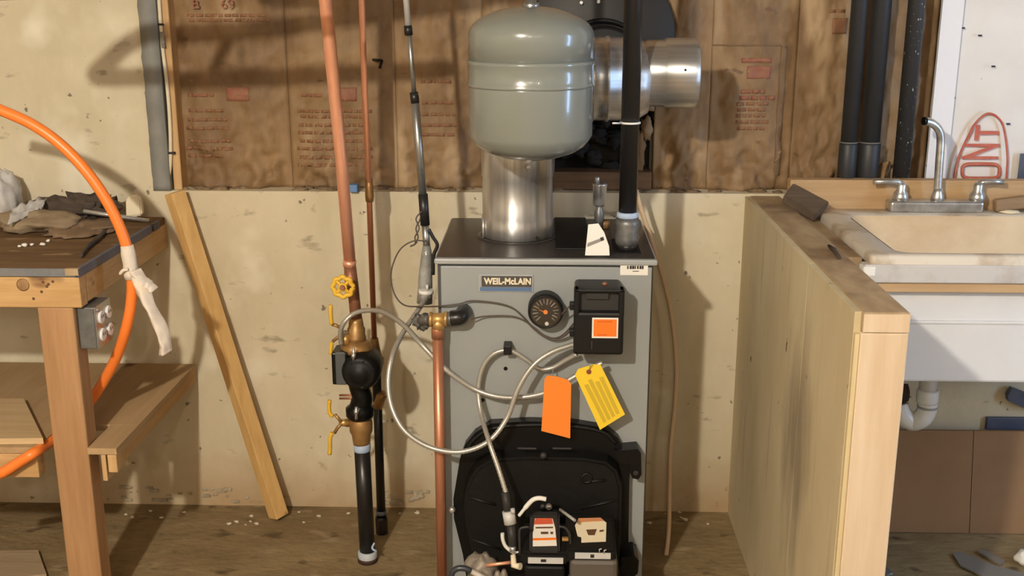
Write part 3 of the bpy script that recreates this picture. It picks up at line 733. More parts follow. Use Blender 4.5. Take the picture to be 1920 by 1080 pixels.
obj('screw', disc(NB(), W(1122, 3, 3.03), .005, .004, 8), steel, th); obj('screw', disc(NB(), W(1090, 5, 3.03), .005, .004, 8), steel, th)

# ------------------------------------------------------------------ expansion tank
TY = 2.46
tc0 = W(995, 200, TY); R = (W(1113, 200, TY).x-W(877, 200, TY).x)/2*.985
zz = lambda py: W(995, py, TY-R).z
et = thing('expansion_tank', 'grey-green rounded expansion tank hanging in front of the flue pipe', 'tank', (tc0.x, TY, zz(300)))
zb_, zs, z1_, z2_, zt_ = zz(306), zz(272), zz(168), zz(124), zz(52)
ztop = W(995, 11, TY).z
prof = [(.03, zb_-.012), (R*.45, zb_-.006), (R*.72, zb_+.006), (R*.88, zb_+.020), (R*.96, zb_+.034), (R, zs+.006), (R, z1_-.006)]
h = (z2_-z1_)
obj('shell', lathe(NB(), [(r, z-zb_) for r, z in prof]+[(R, z1_-zb_)], (tc0.x, TY, zb_), 'z', 72), tank_m, et)
obj('shell_band', lathe(NB(), [(R-.002, z1_-.004), (R+.003, z1_-.003), (R+.0035, z1_+.002), (R+.001, z1_+.006), (R+.001, z2_-.006), (R+.0035, z2_-.002), (R+.003, z2_+.004), (R-.002, z2_+.005)], (tc0.x, TY, 0), 'z', 72), tank_m, et)
dome = [(R, z2_), (R, zt_-.02)]
hd = ztop-(zt_-.02)
for k in range(1, 13):
    t = math.pi/2*k/12
    c_, s_ = math.cos(t), math.sin(t)
    dome.append((R*c_ if k < 12 else .0, zt_-.02+hd*s_))
obj('dome', lathe(NB(), dome, (tc0.x, TY, 0), 'z', 72), tank_m, et)
obj('air_valve', lathe(NB(), [(.007, -.012), (.008, -.004), (.008, .004)], (W(991, 305, TY-.05).x, TY-.06, zb_), 'z', 12), steel, et)
obj('nipple', lathe(NB(), [(.018, ztop-.006), (.018, ztop+.006), (.011, ztop+.008), (.011, CZ)], (tc0.x, TY, 0), 'z', 16), zinc, et)

# ------------------------------------------------------------------ on the boiler top
pb = Z(1172, 452, BZ); PY = 2.572
ip = thing('black_iron_pipe', 'black iron pipe standing in a grey coupling at the corner of the boiler top', 'pipe', (pb.x, PY, BZ))
q0, q1 = W(1177, 395, PY), W(1180, 0, PY)
pr_ = M(17.2, PY)*1.0
obj('riser', tube(NB(), [Vector((q0.x, PY, W(1176, 415, PY).z)), Vector((q0.x+.001, PY, CZ))], pr_, 24), iron, ip)
zc0, zc1 = BZ+.012, W(1173, 408, PY).z
obj('coupling', lathe(NB(), [(.021, 0), (.027, .006), (.029, .02), (.027, .034), (.029, .05), (.029, zc1-zc0-.012), (.026, zc1-zc0)], (q0.x, PY, zc0), 'z', 28), castgrey, ip)
obj('bushing', lathe(NB(), [(.024, 0), (.024, .02)], (q0.x, PY, BZ), 'z', 8), iron, ip)
obj('tape_wrap', lathe(NB(), [(pr_+.002, 0), (pr_+.0045, .002), (pr_+.004, .012), (pr_+.001, .014)], (q0.x, PY, zc1), 'z', 24), tape_b, ip)
bm = NB(); zt2 = W(1177, 232, PY-pr_).z
lathe(bm, [(pr_+.0005, -.0025), (pr_+.003, -.002), (pr_+.003, .002), (pr_+.0005, .0025)], (q0.x, PY, zt2), 'z', 24); tube(bm, [Vector((q0.x-pr_, PY-.012, zt2)), W(1149, 231, PY-.03)], .0022, 6)
zt_o = tag(obj('cable_tie', bm, whitep), 'white cable tie looped around the black iron pipe', 'cable tie')
av = thing('air_vent', 'small silver canister air vent with a black base on the boiler top', 'vent', Z(1124, 436, BZ))
avp = Z(1124, 432, BZ); AY = avp.y; ax = W(1124, 380, AY).x
zl = lambda py: W(1124, py, AY).z
obj('canister', lathe(NB(), [(.012, zl(386)), (.0165, zl(382)), (.0175, zl(350)), (.019, zl(347)), (.019, zl(344)), (.010, zl(343))], (ax, AY, 0), 'z', 28), steel, av)
obj('vent_cap', lathe(NB(), [(.006, zl(345)), (.006, zl(333)), (.004, zl(331))], (ax-.007, AY, 0), 'z', 14), steel, av)
obj('lower_nut', lathe(NB(), [(.008, zl(420)), (.012, zl(414)), (.013, zl(398)), (.008, zl(390)), (.008, zl(384))], (ax, AY, 0), 'z', 8), castgrey, av)
obj('nipple', lathe(NB(), [(.009, BZ), (.009, zl(414))], (ax, AY, 0), 'z', 14), iron, av)
br = obj('brass_fitting', lathe(NB(), [(.016, 0), (.016, .018), (.012, .02)], (ax+.014, AY+.02, BZ+.003), 'z', 6), brass_d, av)
cardY = Z(1120, 480, BZ+.004).y
pc = thing('hang_card', 'white folded card tag standing on the boiler top beside the black pipe', 'card', Z(1118, 479, BZ+.002))
cb_, ct_ = cardY, cardY+.03
pl_ = [(1097, 479), (1143, 479), (1142, 462), (1133, 436), (1122, 419), (1103, 421), (1100, 450)]
def cardp(x, y, o=0):
    t = (479-y)/60; return W(x, y, cb_+t*.025-o)
obj('card_face', poly(NB(), [cardp(x, y) for x, y in pl_], (0, .0015, 0)), paper, pc)
obj('card_print', poly(NB(), [cardp(x, y, .0012) for x, y in ((1102, 456), (1126, 447), (1131, 451), (1101, 463))], (0, .001, 0)), mat('card_grey', (.24, .22, .19), .6), pc)
obj('card_print', poly(NB(), [cardp(x, y, .0016) for x, y in ((1125, 446), (1131, 444), (1133, 450), (1127, 452))], (0, .001, 0)), ink, pc)

# relief elbow, brass tee and the copper discharge pipe
DY = BF-.045
dp = thing('discharge_pipe', 'brown copper drop pipe with brass tee and black elbow along the boiler front edge', 'pipe', (W(815, 1000, DY).x, DY, 0))
e0 = W(868, 584, BF)
obj('elbow', tube(NB(), smooth([Vector((e0.x+.004, BF+.002, e0.z)), W(868, 588, BF-.025), W(862, 595, DY), W(846, 597, DY)], 7), .0185, 20), iron, dp)
obj('nipple', tube(NB(), [W(852, 597, DY), W(838, 598, DY)], .0165, 16), castgrey, dp)
tz = W(822, 598, DY)
bm = NB(); tube(bm, [W(838, 598, DY), W(806, 599, DY)], .0145, 16); lathe(bm, [(.0175, -.003), (.0175, .003)], W(836, 598, DY), 'x', 16); lathe(bm, [(.0175, -.003), (.0175, .003)], W(808, 599, DY), 'x', 16)
tube(bm, [tz, W(821, 618, DY)], .0145, 16)
obj('brass_tee', bm, brass, dp)
pxx = W(821, 640, DY)
obj('drop_pipe', tube(NB(), [Vector((pxx.x, DY, W(821, 622, DY).z)), Vector((pxx.x, DY, .015))], .0125, 18), copper_r, dp)
obj('solder_socket', lathe(NB(), [(.0145, 0), (.0148, .022), (.0135, .026)], (pxx.x, DY, W(821, 634, DY).z), 'z', 18), copper_r, dp)
bm = NB(); blob(bm, W(790, 603, DY+.05), (.018, .02, .02), .3, 10, 20, 12, seed=3); tube(bm, [W(806, 599, DY), W(788, 601, DY+.03)], .010, 10)
obj('drain_cock', bm, castgrey, dp)

# ------------------------------------------------------------------ supply pipe, pump and iron pipe
SY = 2.70
sup = thing('copper_supply_pipe', 'thick bright copper pipe with a yellow handwheel rising above the circulator pump', 'pipe', W(668, 640, SY))
obj('copper_length', tube(NB(), [W(656, 492, SY), W(640, 300, SY-.01), W(610, -2, SY-.10), W(600, -110, SY-.13)], .0152, 20), copper, sup)
obj('solder_socket', tube(NB(), [W(655, 500, SY), W(656, 488, SY)], .0165, 18), copper, sup)
obj('valve_body', tube(NB(), [W(668, 598, SY), W(664, 560, SY), W(660, 540, SY), W(656, 498, SY)], [.0155, .0145, .0175, .0155], 18), copper_d, sup)
wc = W(643, 538, SY-.055)
hw_ = NB(); n_ = 40; rg = []
for k in range(n_+1):
    t = 2*math.pi*k/n_; r_ = .0245+.0024*math.cos(t*8)
    rg.append(wc+Vector((math.cos(t)*r_, 0, math.sin(t)*r_)))
tube(hw_, rg, .0058, 10, cap=False)
for k in range(4):
    t = math.pi/4+k*math.pi/2; tube(hw_, [wc, wc+Vector((math.cos(t)*.024, 0, math.sin(t)*.024))], .0045, 8)
disc(hw_, wc, .011, .006)
hwl = obj('handwheel', hw_, yellow, sup)
obj('stem_nut', disc(NB(), wc+Vector((0, -.006, 0)), .007, .006, 8), copper_d, hwl)
obj('valve_stem', tube(NB(), [wc, W(658, 545, SY)], .007, 10), copper_d, sup)
bt = W(668, 655, SY)
zf = lambda py: W(668, py, SY).z
obj('brass_tailpiece', lathe(NB(), [(.0165, zf(596)), (.0185, zf(604)), (.0195, zf(612)), (.023, zf(616)), (.023, zf(628)), (.025, zf(631)), (.025, zf(640))], (W(668, 620, SY).x, SY, 0), 'z', 24), brass_d, sup)
fgp = [(640, 634), (652, 628), (690, 630), (697, 640), (688, 650), (670, 657), (650, 655), (641, 647)]
bm = NB()
cx_ = W(668, 640, SY).x
lathe(bm, [(.020, zf(634)), (.034, zf(642)), (.040, zf(648)), (.041, zf(656)), (.034, zf(661))], (cx_, SY, 0), 'z', 28)
obj('flange', bm, brass_d, sup)
bm = NB(); lathe(bm, [(.011, -.012), (.012, 0), (.009, .012)], W(648, 636, SY-.02), 'z', 14)
obj('ball_valve_boss', bm, brass, sup)
obj('boss_cap', lathe(NB(), [(.0085, 0), (.0085, .006), (.005, .008)], W(646, 625, SY-.02), 'z', 12), steel, sup)
def lever(root, pts, stem, Y):
    l = obj('lever_handle', tube(NB(), smooth([W(x, y, Y) for x, y in pts], 4), .0052, 10), yellow, root)
    obj('lever_stem', tube(NB(), [W(x, y, Y+.006) for x, y in stem], .0045, 8), brass_d, l)
lever(sup, ((620, 572), (620, 590), (622, 608)), ((622, 608), (630, 610), (640, 616)), SY-.02)
lever(sup, ((622, 642), (621, 652), (620, 664)), ((624, 640), (634, 632), (642, 630)), SY-.02)

pu = thing('circulator_pump', 'black round circulator pump between two brass flanges', 'pump', W(676, 790, SY))
pcn = W(678, 693, SY-.03)
bm = NB(); lathe(bm, [(.030, -.075), (.047, -.06), (.050, -.02), (.050, .012), (.044, .03), (.034, .038), (.030, .036), (.022, .046), (.0, .048)], pcn, 'y', 36)
pm = obj('motor_housing', bm, blackrough, pu)
for k in range(7):
    t = math.radians(20+k*52); d = Vector((math.cos(t), 0, math.sin(t)))
    obj('cooling_fin', tube(NB(), [pcn+d*.048+Vector((0, -.014, 0)), pcn+d*.034+Vector((0, -.038, 0))], .003, 6), blackrough, pm)
bm = NB(); tube(bm, smooth([W(668, 655, SY), W(668, 676, SY), W(672, 720, SY), W(680, 748, SY), W(675, 765, SY)], 6), .026, 18)
lathe(bm, [(.028, 0), (.036, .004), (.036, .014), (.024, .017)], W(669, 668, SY), 'z', 24)
obj('volute', bm, black, pu)
zg = lambda py: W(675, py, SY).z
obj('lower_flange', lathe(NB(), [(.030, zg(784)), (.037, zg(778)), (.037, zg(764)), (.026, zg(758)), (.020, zg(745))], (W(675, 770, SY).x, SY, 0), 'z', 28), black, pu)
jb = obj('terminal_box', pbox(NB(), 622, 662, 652, 722, SY-.045, .07, .004), black, pu)
obj('box_lid', pbox(NB(), 629, 661, 648, 722, SY-.048, .006, .002), mat('bluegrey_lid', (.075, .08, .082), .5), jb)
for px, py in ((663, 661), (668, 772)):
    b_ = obj('flange_bolt', tube(NB(), [W(px, py-9, SY-.066), W(px, py+14, SY-.066)], .0036, 8), steel, pu)
    obj('bolt_nut', lathe(NB(), [(.0065, -.005), (.0065, .005)], W(px, py+(6 if py < 700 else 0), SY-.066), 'z', 6), steel, b_)

lp = thing('black_iron_drop', 'black iron pipe with blue thread tape below the brass valve, down to the floor', 'pipe', Vector((W(684, 900, SY).x, SY, 0)))
lx = W(679, 800, SY).x
zk = lambda py: W(680, py, SY).z
obj('brass_valve', lathe(NB(), [(.022, zk(832)), (.0235, zk(826)), (.025, zk(815)), (.030, zk(808)), (.031, zk(792)), (.028, zk(785)), (.027, zk(783))], (W(677, 800, SY).x, SY, 0), 'z', 24), brass_d, lp)
bm = NB(); tube(bm, [W(654, 793, SY-.005), W(637, 792, SY-.015)], [.011, .009], 12)
obj('drain_boss', bm, brass, lp)
lever(lp, ((618, 750), (617, 766), (620, 778), (625, 779)), ((628, 777), (634, 784), (640, 791)), SY-.025)
lever(lp, ((623, 811), (619, 822), (619, 838), (618, 852)), ((627, 812), (633, 802), (640, 795)), SY-.025)
obj('tape_wrap', lathe(NB(), [(.0215, zk(845)), (.023, zk(842)), (.0225, zk(832)), (.021, zk(830))], (W(679, 838, SY).x, SY, 0), 'z', 24), tape_b, lp)
ztb = W(690, 1045, SY).z
obj('iron_length', tube(NB(), [Vector((W(679, 842, SY).x, SY, zk(842))), Vector((W(679, 842, SY).x+.004, SY, max(.03, ztb-.01)))], .021, 24), iron, lp)
xq = W(679, 842, SY).x+.004
obj('tape_wrap', lathe(NB(), [(.0245, ztb-.004), (.0265, ztb), (.026, ztb+.018), (.022, ztb+.021)], (xq, SY, 0), 'z', 24), mat('grey_tape', (.42, .46, .52), .5, 0, (.52, .54, .56), 30), lp)
obj('floor_coupling', lathe(NB(), [(.027, 0), (.027, max(.012, ztb-.006)), (.022, max(.015, ztb-.002))], (xq, SY, 0), 'z', 24), mat('rusty_iron', (.05, .028, .018), .6), lp)
bm = NB(); tube(bm, smooth([W(702, 1018, SY-.02), W(698, 1028, SY-.03), W(706, 1034, SY-.03)], 4), .003, 6); obj('tape_tail', bm, tape_b, lp)

# thin copper return with its own fittings
RY = 2.86
rp = thing('thin_copper_pipe', 'thin bright copper pipe behind the thick one, with a small brass joint', 'pipe', W(700, 650, RY))
rb, rt_ = W(702, 640, RY), W(678, -2, RY-.02)
obj('copper_length', tube(NB(), [rb, W(692, 360, RY), W(684, 180, RY-.01), rt_, W(674, -110, RY-.03)], .0078, 16), copper_r, rp)
obj('upper_length', tube(NB(), [W(692, 342, RY-.002), W(684, 180, RY-.012), W(678, -3, RY-.022), W(674, -110, RY-.032)], .0081, 16), copper, rp)
obj('brass_joint', tube(NB(), [W(693, 378, RY), W(693, 368, RY), W(692, 350, RY), W(691.5, 334, RY)], [.0105, .012, .011, .0095], 14), brass_d, rp)
obj('ball_valve', tube(NB(), [W(704, 690, RY), W(704, 668, RY), W(703, 650, RY), W(702, 634, RY)], [.017, .018, .013, .0105], 14), brass_d, rp)
obj('valve_nut', lathe(NB(), [(.011, -.006), (.011, .006)], W(716, 676, RY-.01), 'x', 8), brass_d, rp)
ri = thing('slender_iron_pipe', 'slender black iron pipe in the gap behind the taped iron pipe', 'pipe', Vector((W(709, 900, RY).x, RY, 0)))
xi = W(708, 760, RY).x
obj('iron_length', tube(NB(), [Vector((xi, RY, W(707, 690, RY).z)), Vector((xi, RY, .01))], .0125, 18), iron, ri)
obj('coupling', lathe(NB(), [(.0165, -.03), (.0175, -.02), (.0175, .02), (.0165, .03)], (xi, RY, W(710, 985, RY).z), 'z', 18), iron, ri)
obj('thread_tape', lathe(NB(), [(.0145, -.006), (.0150, .006)], (xi, RY, W(710, 960, RY).z), 'z', 18), mat('grey_blue_tape', (.16, .18, .21), .5), ri)
obj('brass_elbow', tube(NB(), [Vector((xi, RY, W(708, 762, RY).z)), W(715, 742, RY-.01), W(722, 738, RY-.01)], [.015, .014, .011], 14), brass_d, ri)
bm = NB(); tube(bm, [W(637, 741, 2.72), W(664, 741, SY)], .003, 8); tube(bm, [W(637, 747, 2.72), W(664, 747, SY)], .003, 8)
obj('copper_stub', bm, copper_d, pu)

# electrical conduit
CY = 2.66
co = thing('rigid_conduit', 'pale metal conduit with black tape bands coming down beside the boiler', 'conduit', W(798, 545, CY))
def cyl(name, a, b, r, m, Y=CY, seg=16): return obj(name, tube(NB(), [W(a[0], a[1], Y), W(b[0], b[1], Y)], r, seg), m, co)
cyl('upper_length', (753, -110), (766, 56), .0072, mat('pale_conduit', (.66, .66, .64), .35, .5))
cyl('middle_length', (766, 50), (777, 180), .0058, zinc); cyl('lower_length', (777, 175), (793, 372), .0098, zinc)
cyl('black_band', (764.5, 48), (766.5, 66), .0098, tape_k); cyl('black_band', (776, 173), (778.5, 193), .0105, tape_k)
cyl('black_sleeve', (793, 364), (797, 422), .0118, tape_k)
cyl('tail_length', (797, 418), (801, 480), .0088, zinc)
obj('clear_sleeve', tube(NB(), [W(x, y, CY) for x, y in ((800, 460), (800, 478), (798, 510), (797, 545), (796, 568))], [.0095, .0135, .0165, .0185, .0195], 18), clearp, co)
obj('connector', tube(NB(), [W(799, 558, CY-.02), W(799, 551, CY-.02), W(799, 550, CY-.02), W(799, 543, CY-.02)], [.0135, .0135, .0185, .0185], 16), whitep, co)
obj('connector_screw', tube(NB(), [W(801, 534, CY-.024), W(801, 542, CY-.024)], .0035, 8), whitep, co)
obj('black_cord', tube(NB(), smooth([W(x, y, CY-.004) for x, y in ((804, 430), (812, 445), (820, 460), (813, 480), (812, 515))], 5), .0045, 8), tape_k, co)
tw = NB()
for s_ in (-1, 1):
    tube(tw, smooth([W(x+s_*dx, y, CY-.01-s_*.003) for x, y, dx in ((789, 396, 2), (784, 410, -4), (783, 428, 3), (781, 445, -3), (780, 456, 2))], 5), .0019, 6)
tube(tw, smooth([W(x, y, CY-.01) for x, y in ((781, 452), (778, 458), (769, 462))], 4), .002, 6)
obj('twisted_wire', tw, wire_m, co)

def flex(name, label, pts, r=.0062):
    p = smooth([W(*q) for q in pts], 40); L_ = [0]
    for a, b in zip(p, p[1:]): L_.append(L_[-1]+(b-a).length)
    n = int(L_[-1]/.0042); out = []; rs = []; j = 0
    for k in range(n+1):
        s_ = L_[-1]*k/n
        while j < len(L_)-2 and L_[j+1] < s_: j += 1
        t = (s_-L_[j])/max(1e-9, L_[j+1]-L_[j]); out.append(p[j].lerp(p[j+1], t)); rs.append(r*(1.08 if k % 2 else .90))
    return tag(obj(name, tube(NB(), out, rs, 10), flexm), label, 'conduit')
flex('flexible_conduit', 'armoured cable dropping from the white connector in a wide loop up to the control box',
     ((800, 558, 2.62), (785, 580, 2.58), (755, 625, 2.52), (735, 670, 2.46), (728, 720, 2.43), (737, 770, 2.40), (763, 812, 2.38), (810, 840, 2.37), (865, 847, 2.36), (915, 828, 2.37), (950, 785, 2.39), (972, 728, 2.40), (1000, 685, 2.41), (1035, 660, 2.42), (1078, 645, 2.43)))
flex('flexible_conduit', 'armoured cable arching from behind the pump down across the boiler to the control box underside',
     ((640, 645, 2.665), (638, 625, 2.655), (645, 605, 2.65), (664, 588, 2.655), (690, 582, 2.64), (720, 586, 2.60), (755, 608, 2.52), (790, 645, 2.455), (835, 692, 2.44), (885, 727, 2.44), (930, 743, 2.43), (975, 745, 2.43), (1020, 737, 2.425), (1060, 716, 2.42), (1095, 696, 2.42), (1130, 680, 2.42)))
flex('flexible_conduit', 'armoured cable looping through the black clip and down to the burner',
     ((1082, 664, 2.44), (1060, 676, 2.45), (1035, 690, 2.455), (1010, 691, 2.455), (985, 673, 2.455), (955, 657, 2.455), (925, 664, 2.455), (905, 690, 2.455), (897, 730, 2.45), (902, 775, 2.425), (917, 828, 2.36), (935, 880, 2.33), (950, 928, 2.31)), .0058)
cn = thing('conduit_connector', 'black and grey cable connector entering the burner box', 'connector', W(958, 960, 2.30))
obj('boot', tube(NB(), [W(947, 922, 2.312), W(953, 962, 2.305)], .0095, 14), greyblack, cn)
obj('coupling_nut', tube(NB(), [W(953, 958, 2.302), W(957, 982, 2.296)], .0145, 14), silverlabel, cn)
obj('set_screw', tube(NB(), [W(962, 962, 2.288), W(961, 954, 2.288)], .005, 8), silverlabel, cn)
obj('lower_boot', tube(NB(), [W(957, 980, 2.30), W(963, 1026, 2.285)], .0105, 14), greyblack, cn)
cp = obj('cable_clip', pbox(NB(), 944, 649, 959, 666, 2.44, .04, .002), blackplastic); tag(cp, 'small black cable clip on the boiler front holding the looped cable', 'clip')
def wire(label, pts): return tag(obj('thermostat_wire', tube(NB(), smooth([W(*q) for q in pts], 8), .0019, 6), wire_m), label, 'wire')
wire('thin brown wire looping from the conduit down and across above the elbow to the gauge',
     ((800, 452, 2.645), (775, 452, 2.64), (752, 466, 2.64), (738, 492, 2.64), (733, 520, 2.64), (740, 552, 2.635), (758, 572, 2.62), (790, 575, 2.55), (825, 574, 2.47), (860, 570, 2.465), (885, 564, 2.465), (930, 568, 2.465), (960, 577, 2.465), (980, 594, 2.465), (1000, 616, 2.465), (1020, 631, 2.462), (1040, 637, 2.455), (1060, 629, 2.445), (1076, 611, 2.41)))
wire('short brown wire from the gauge rim to the control box',
     ((1046, 600, 2.45), (1054, 588, 2.43), (1064, 578, 2.42), (1076, 568, 2.41)))
wire('thin brown wire running from the black elbow under the gauge to the control box',
     ((884, 598, 2.45), (910, 593, 2.465), (950, 592, 2.465), (975, 597, 2.465), (1000, 613, 2.465), (1020, 628, 2.46), (1040, 634, 2.455), (1058, 626, 2.445), (1076, 606, 2.41)))

# tags
ot = thing('orange_tag', 'plain orange card tag hanging below the gauge in front of the burner door', 'tag', W(1042, 822, 2.41))
obj('tag_card', ppoly(NB(), [(1021, 711), (1026, 704), (1044, 706), (1064, 712), (1071, 720), (1069, 822), (1015, 808)], 2.412, .0015), orangetag, ot)
obj('tie_wire', tube(NB(), smooth([W(1036, 710, 2.411), W(1036, 700, 2.44), W(1038, 691, 2.455)], 5), .0012, 6), steel, ot)
yt = thing('yellow_tag', 'yellow ruled card tag hanging askew below the control box', 'tag', W(1127, 807, 2.41))
YT = 2.412
obj('tag_card', ppoly(NB(), [(1078, 703), (1084, 692), (1112, 683), (1126, 684), (1172, 777), (1125, 806)], YT, .0015), yellowtag, yt)
obj('eyelet', disc(NB(), W(1104, 697, YT), M(5, YT), .0015, 16), mat('eyelet_red', (.25, .055, .03), .6), yt)
def lerp2(a, b, t): return (a[0]+(b[0]-a[0])*t, a[1]+(b[1]-a[1])*t)
for k in range(4):
    u = .16+k*.205
    A, B = lerp2((1083, 716), (1134, 704), u), lerp2((1125, 797), (1165, 772), u)
    A = lerp2(A, B, .02 if k % 2 else .10); A2 = (A[0]+7.5, A[1]-2); B2 = (B[0]+6, B[1]-3)
    obj('ruled_line', ppoly(NB(), [A, A2, B2, B], YT-.0008, .001), taglines, yt)
obj('tie_wire', tube(NB(), [W(1104, 697, YT-.001), W(1108, 682, 2.40)], .0012, 6), steel, yt)

# cream tube right of the boiler
tag(obj('plastic_tube', tube(NB(), smooth([W(*q) for q in ((1193, 356, 2.90), (1203, 395, 2.90), (1218, 440, 2.90), (1237, 500, 2.89), (1253, 560, 2.88), (1263, 620, 2.87), (1268, 690, 2.86), (1265, 760, 2.85), (1257, 840, 2.84), (1255, 920, 2.83), (1254, 990, 2.80), (1249, 1040, 2.76), (1240, 1085, 2.72))], 8), .0062, 12), cream), 'thin cream plastic tube hanging between the boiler and the half wall', 'tube')

# ------------------------------------------------------------------ wall odds and ends
wc_ = thing('white_cable', 'cream cable stapled down the wooden stud beside the grey strip', 'cable', W(317, 335, 3.03))
obj('cable_run', tube(NB(), smooth([W(x, y, 3.026) for x, y in ((293, -60), (298, 0), (301, 44), (305, 90), (311, 140), (316, 190), (319, 240), (320, 286), (318, 320), (315, 334))], 5), .0052, 10), creamw, wc_)
for x, y in ((298, 46), (320, 287)): obj('staple', pbox(NB(), x-6, y-2, x+7, y+2, 3.018, .01, .001), ink, wc_)
obj('tape_patch', tube(NB(), [W(303, 60, 3.0255), W(307, 90, 3.0255)], .0062, 8), mat('taped_cable', (.46, .42, .33), .6, 0, (.2, .18, .14), 50), wc_)
tag(obj('blue_clip', pbox(NB(), 655, 347, 670, 361, WY-.02, .03, .002), mat('clip_blue', (.12, .24, .46), .5)), 'little blue plastic clip on the ledge behind the copper pipes', 'clip')
nl = NB(); tube(nl, [W(700, 112, 3.07), W(716, 114, 3.0)], .004, 8); tube(nl, [W(716, 114, 3.0), W(712, 128, 2.99)], .004, 8)
tag(obj('wall_hook', nl, blackrough), 'small dark hook in the paper-faced wall beside the thin copper pipe', 'hook')

# vent stack pipes at the corner
AY = 2.985
gp = 'waste pipes against the insulated wall'
def stack(px_top, px_bot, wpx, m, label, Y, ring=True, zlow=None):
    x = (W(px_bot, 330, Y).x+W(px_top, 0, Y).x)/2; r = M(wpx, Y)/2
    zl_ = zlow or W(px_bot, 338, Y).z-.03
    t = thing('vent_stack', label, 'pipe', (x, Y, zl_), gp)
    obj('pipe_length', tube(NB(), [Vector((x, Y, zl_)), Vector((x, Y, CZ))], r, 24), m, t)
    if ring:
        zr_ = W(px_bot, 268, Y).z
        obj('coupling', lathe(NB(), [(r+.001, zl_), (r+.003, zl_+.002), (r+.003, zr_-.004), (r+.001, zr_)], (x, Y, 0), 'z', 24), m, t)
        obj('joint_ring', lathe(NB(), [(r+.0005, zr_), (r+.0036, zr_+.001), (r+.0005, zr_+.004)], (x, Y, 0), 'z', 24), mat('ring_grey', (.14, .135, .125), .6) if 'ring_grey' not in MATS else MATS['ring_grey'], t)
    return t
stack(1609, 1590, 30, abs_m, 'plain dark grey waste pipe with joint ring, outermost beside the bare insulation', AY)
stack(1652, 1627, 36, abs_m, 'thick dark waste pipe with joint ring, middle of the three in the corner', AY+.01)
stack(1717, 1692, 31, abs_s, 'white-speckled black waste pipe next to the white house wrap', AY+.01, False)

# ------------------------------------------------------------------ sink, faucet, boards
SX0, SF, SB, SZ = .716, 2.392, 2.93, .935
SXE = 1.62
sk = thing('laundry_sink', 'white laundry sink with stained basin and tall plain front apron', 'sink', ((SX0+SXE)/2, 2.7, .6))
bx0, bx1 = SX0+.045, W(1835, 440, 2.8).x+.0
bx1 = Z(1838, 405, SZ).x
by0 = Z(1800, 476, SZ).y+.012; by1 = Z(1720, 402, SZ).y-.01
bx0 = Z(1592, 404, SZ).x
def ringloop(x0, x1, y0, y1, z, r, n=6):
    out = []
    for cx, cy_, a0 in ((x1-r, y1-r, 0), (x0+r, y1-r, 90), (x0+r, y0+r, 180), (x1-r, y0+r, 270)):
        for k in range(n+1):
            t = math.radians(a0+90*k/n); out.append(Vector((cx+math.cos(t)*r, cy_+math.sin(t)*r, z)))
    return out
def loft(bm, loops, capend=True):
    V = [[bm.verts.new(p) for p in l] for l in loops]; n = len(V[0])
    for a, b in zip(V, V[1:]):
        for k in range(n):
            f = bm.faces.new((a[k], a[(k+1) % n], b[(k+1) % n], b[k])); f.smooth = True
    if capend: bm.faces.new(V[-1])
    bmesh.ops.recalc_face_normals(bm, faces=bm.faces[:])
    return bm
bxe = SXE-.05
lo_ = [ringloop(bx0, bxe, by0, by1, SZ-.002, .04), ringloop(bx0+.012, bxe-.012, by0+.006, by1-.014, SZ-.02, .05), ringloop(bx0+.075, bxe-.06, by0+.03, by1-.06, SZ-.15, .06), ringloop(bx0+.13, bxe-.12, by0+.07, by1-.12, SZ-.20, .06)]
obj('basin', loft(NB(), lo_), sinkdirty, sk)
lo2 = [ringloop(SX0, SXE, SF, SB, SZ-.022, .012), ringloop(SX0, SXE, SF, SB, SZ-.004, .012), ringloop(SX0+.004, SXE-.004, SF+.004, SB-.004, SZ, .012), ringloop(bx0-.006, bxe+.006, by0-.006, by1+.006, SZ, .045), ringloop(bx0, bxe, by0, by1, SZ-.004, .04)]
obj('rim', loft(NB(), lo2, False), rimdirty, sk)
zA = W(1800, 499, SF+.006).z; zB_ = W(1800, 531, SF).z
obj('rim_skirt', box(NB(), SX0-.012, SXE, SF-.004, SF+.03, zB_, zA+.004, .003), mat('grey_rim', (.56, .53, .49), .45, 0, (.36, .31, .26), 8, lo=.45, hi=.75), sk)
obj('rim_corner', box(NB(), SX0-.016, SX0+.012, SF-.007, SF+.03, W(1640, 518, SF).z, W(1640, 499, SF).z, .004), paper, sk)
AF = SF+.035
zt3, zm3, zb3 = W(1800, 545, AF).z, W(1800, 604, AF).z, W(1800, 717, AF).z
bm = NB(); box(bm, SX0+.02, SXE, AF, SB-.05, zb3, zm3, .006); box(bm, SX0+.02, SXE, AF+.004, AF+.08, zm3-.004, zt3+.02, .003)
obj('apron', bm, sinkm, sk)
obj('apron_ridge', box(NB(), SX0+.02, SXE, AF-.004, AF+.01, zm3-.004, zm3+.003, .002), sinkm, sk)
bm = box(NB(), PX1+.006, SXE, SF+.006, SF+.055, W(1800, 549, SF+.006).z, W(1800, 531, SF+.006).z, .002)
tag(obj('support_rail', bm, sinkboard), 'narrow wooden rail under the sink rim, above the apron', 'rail')
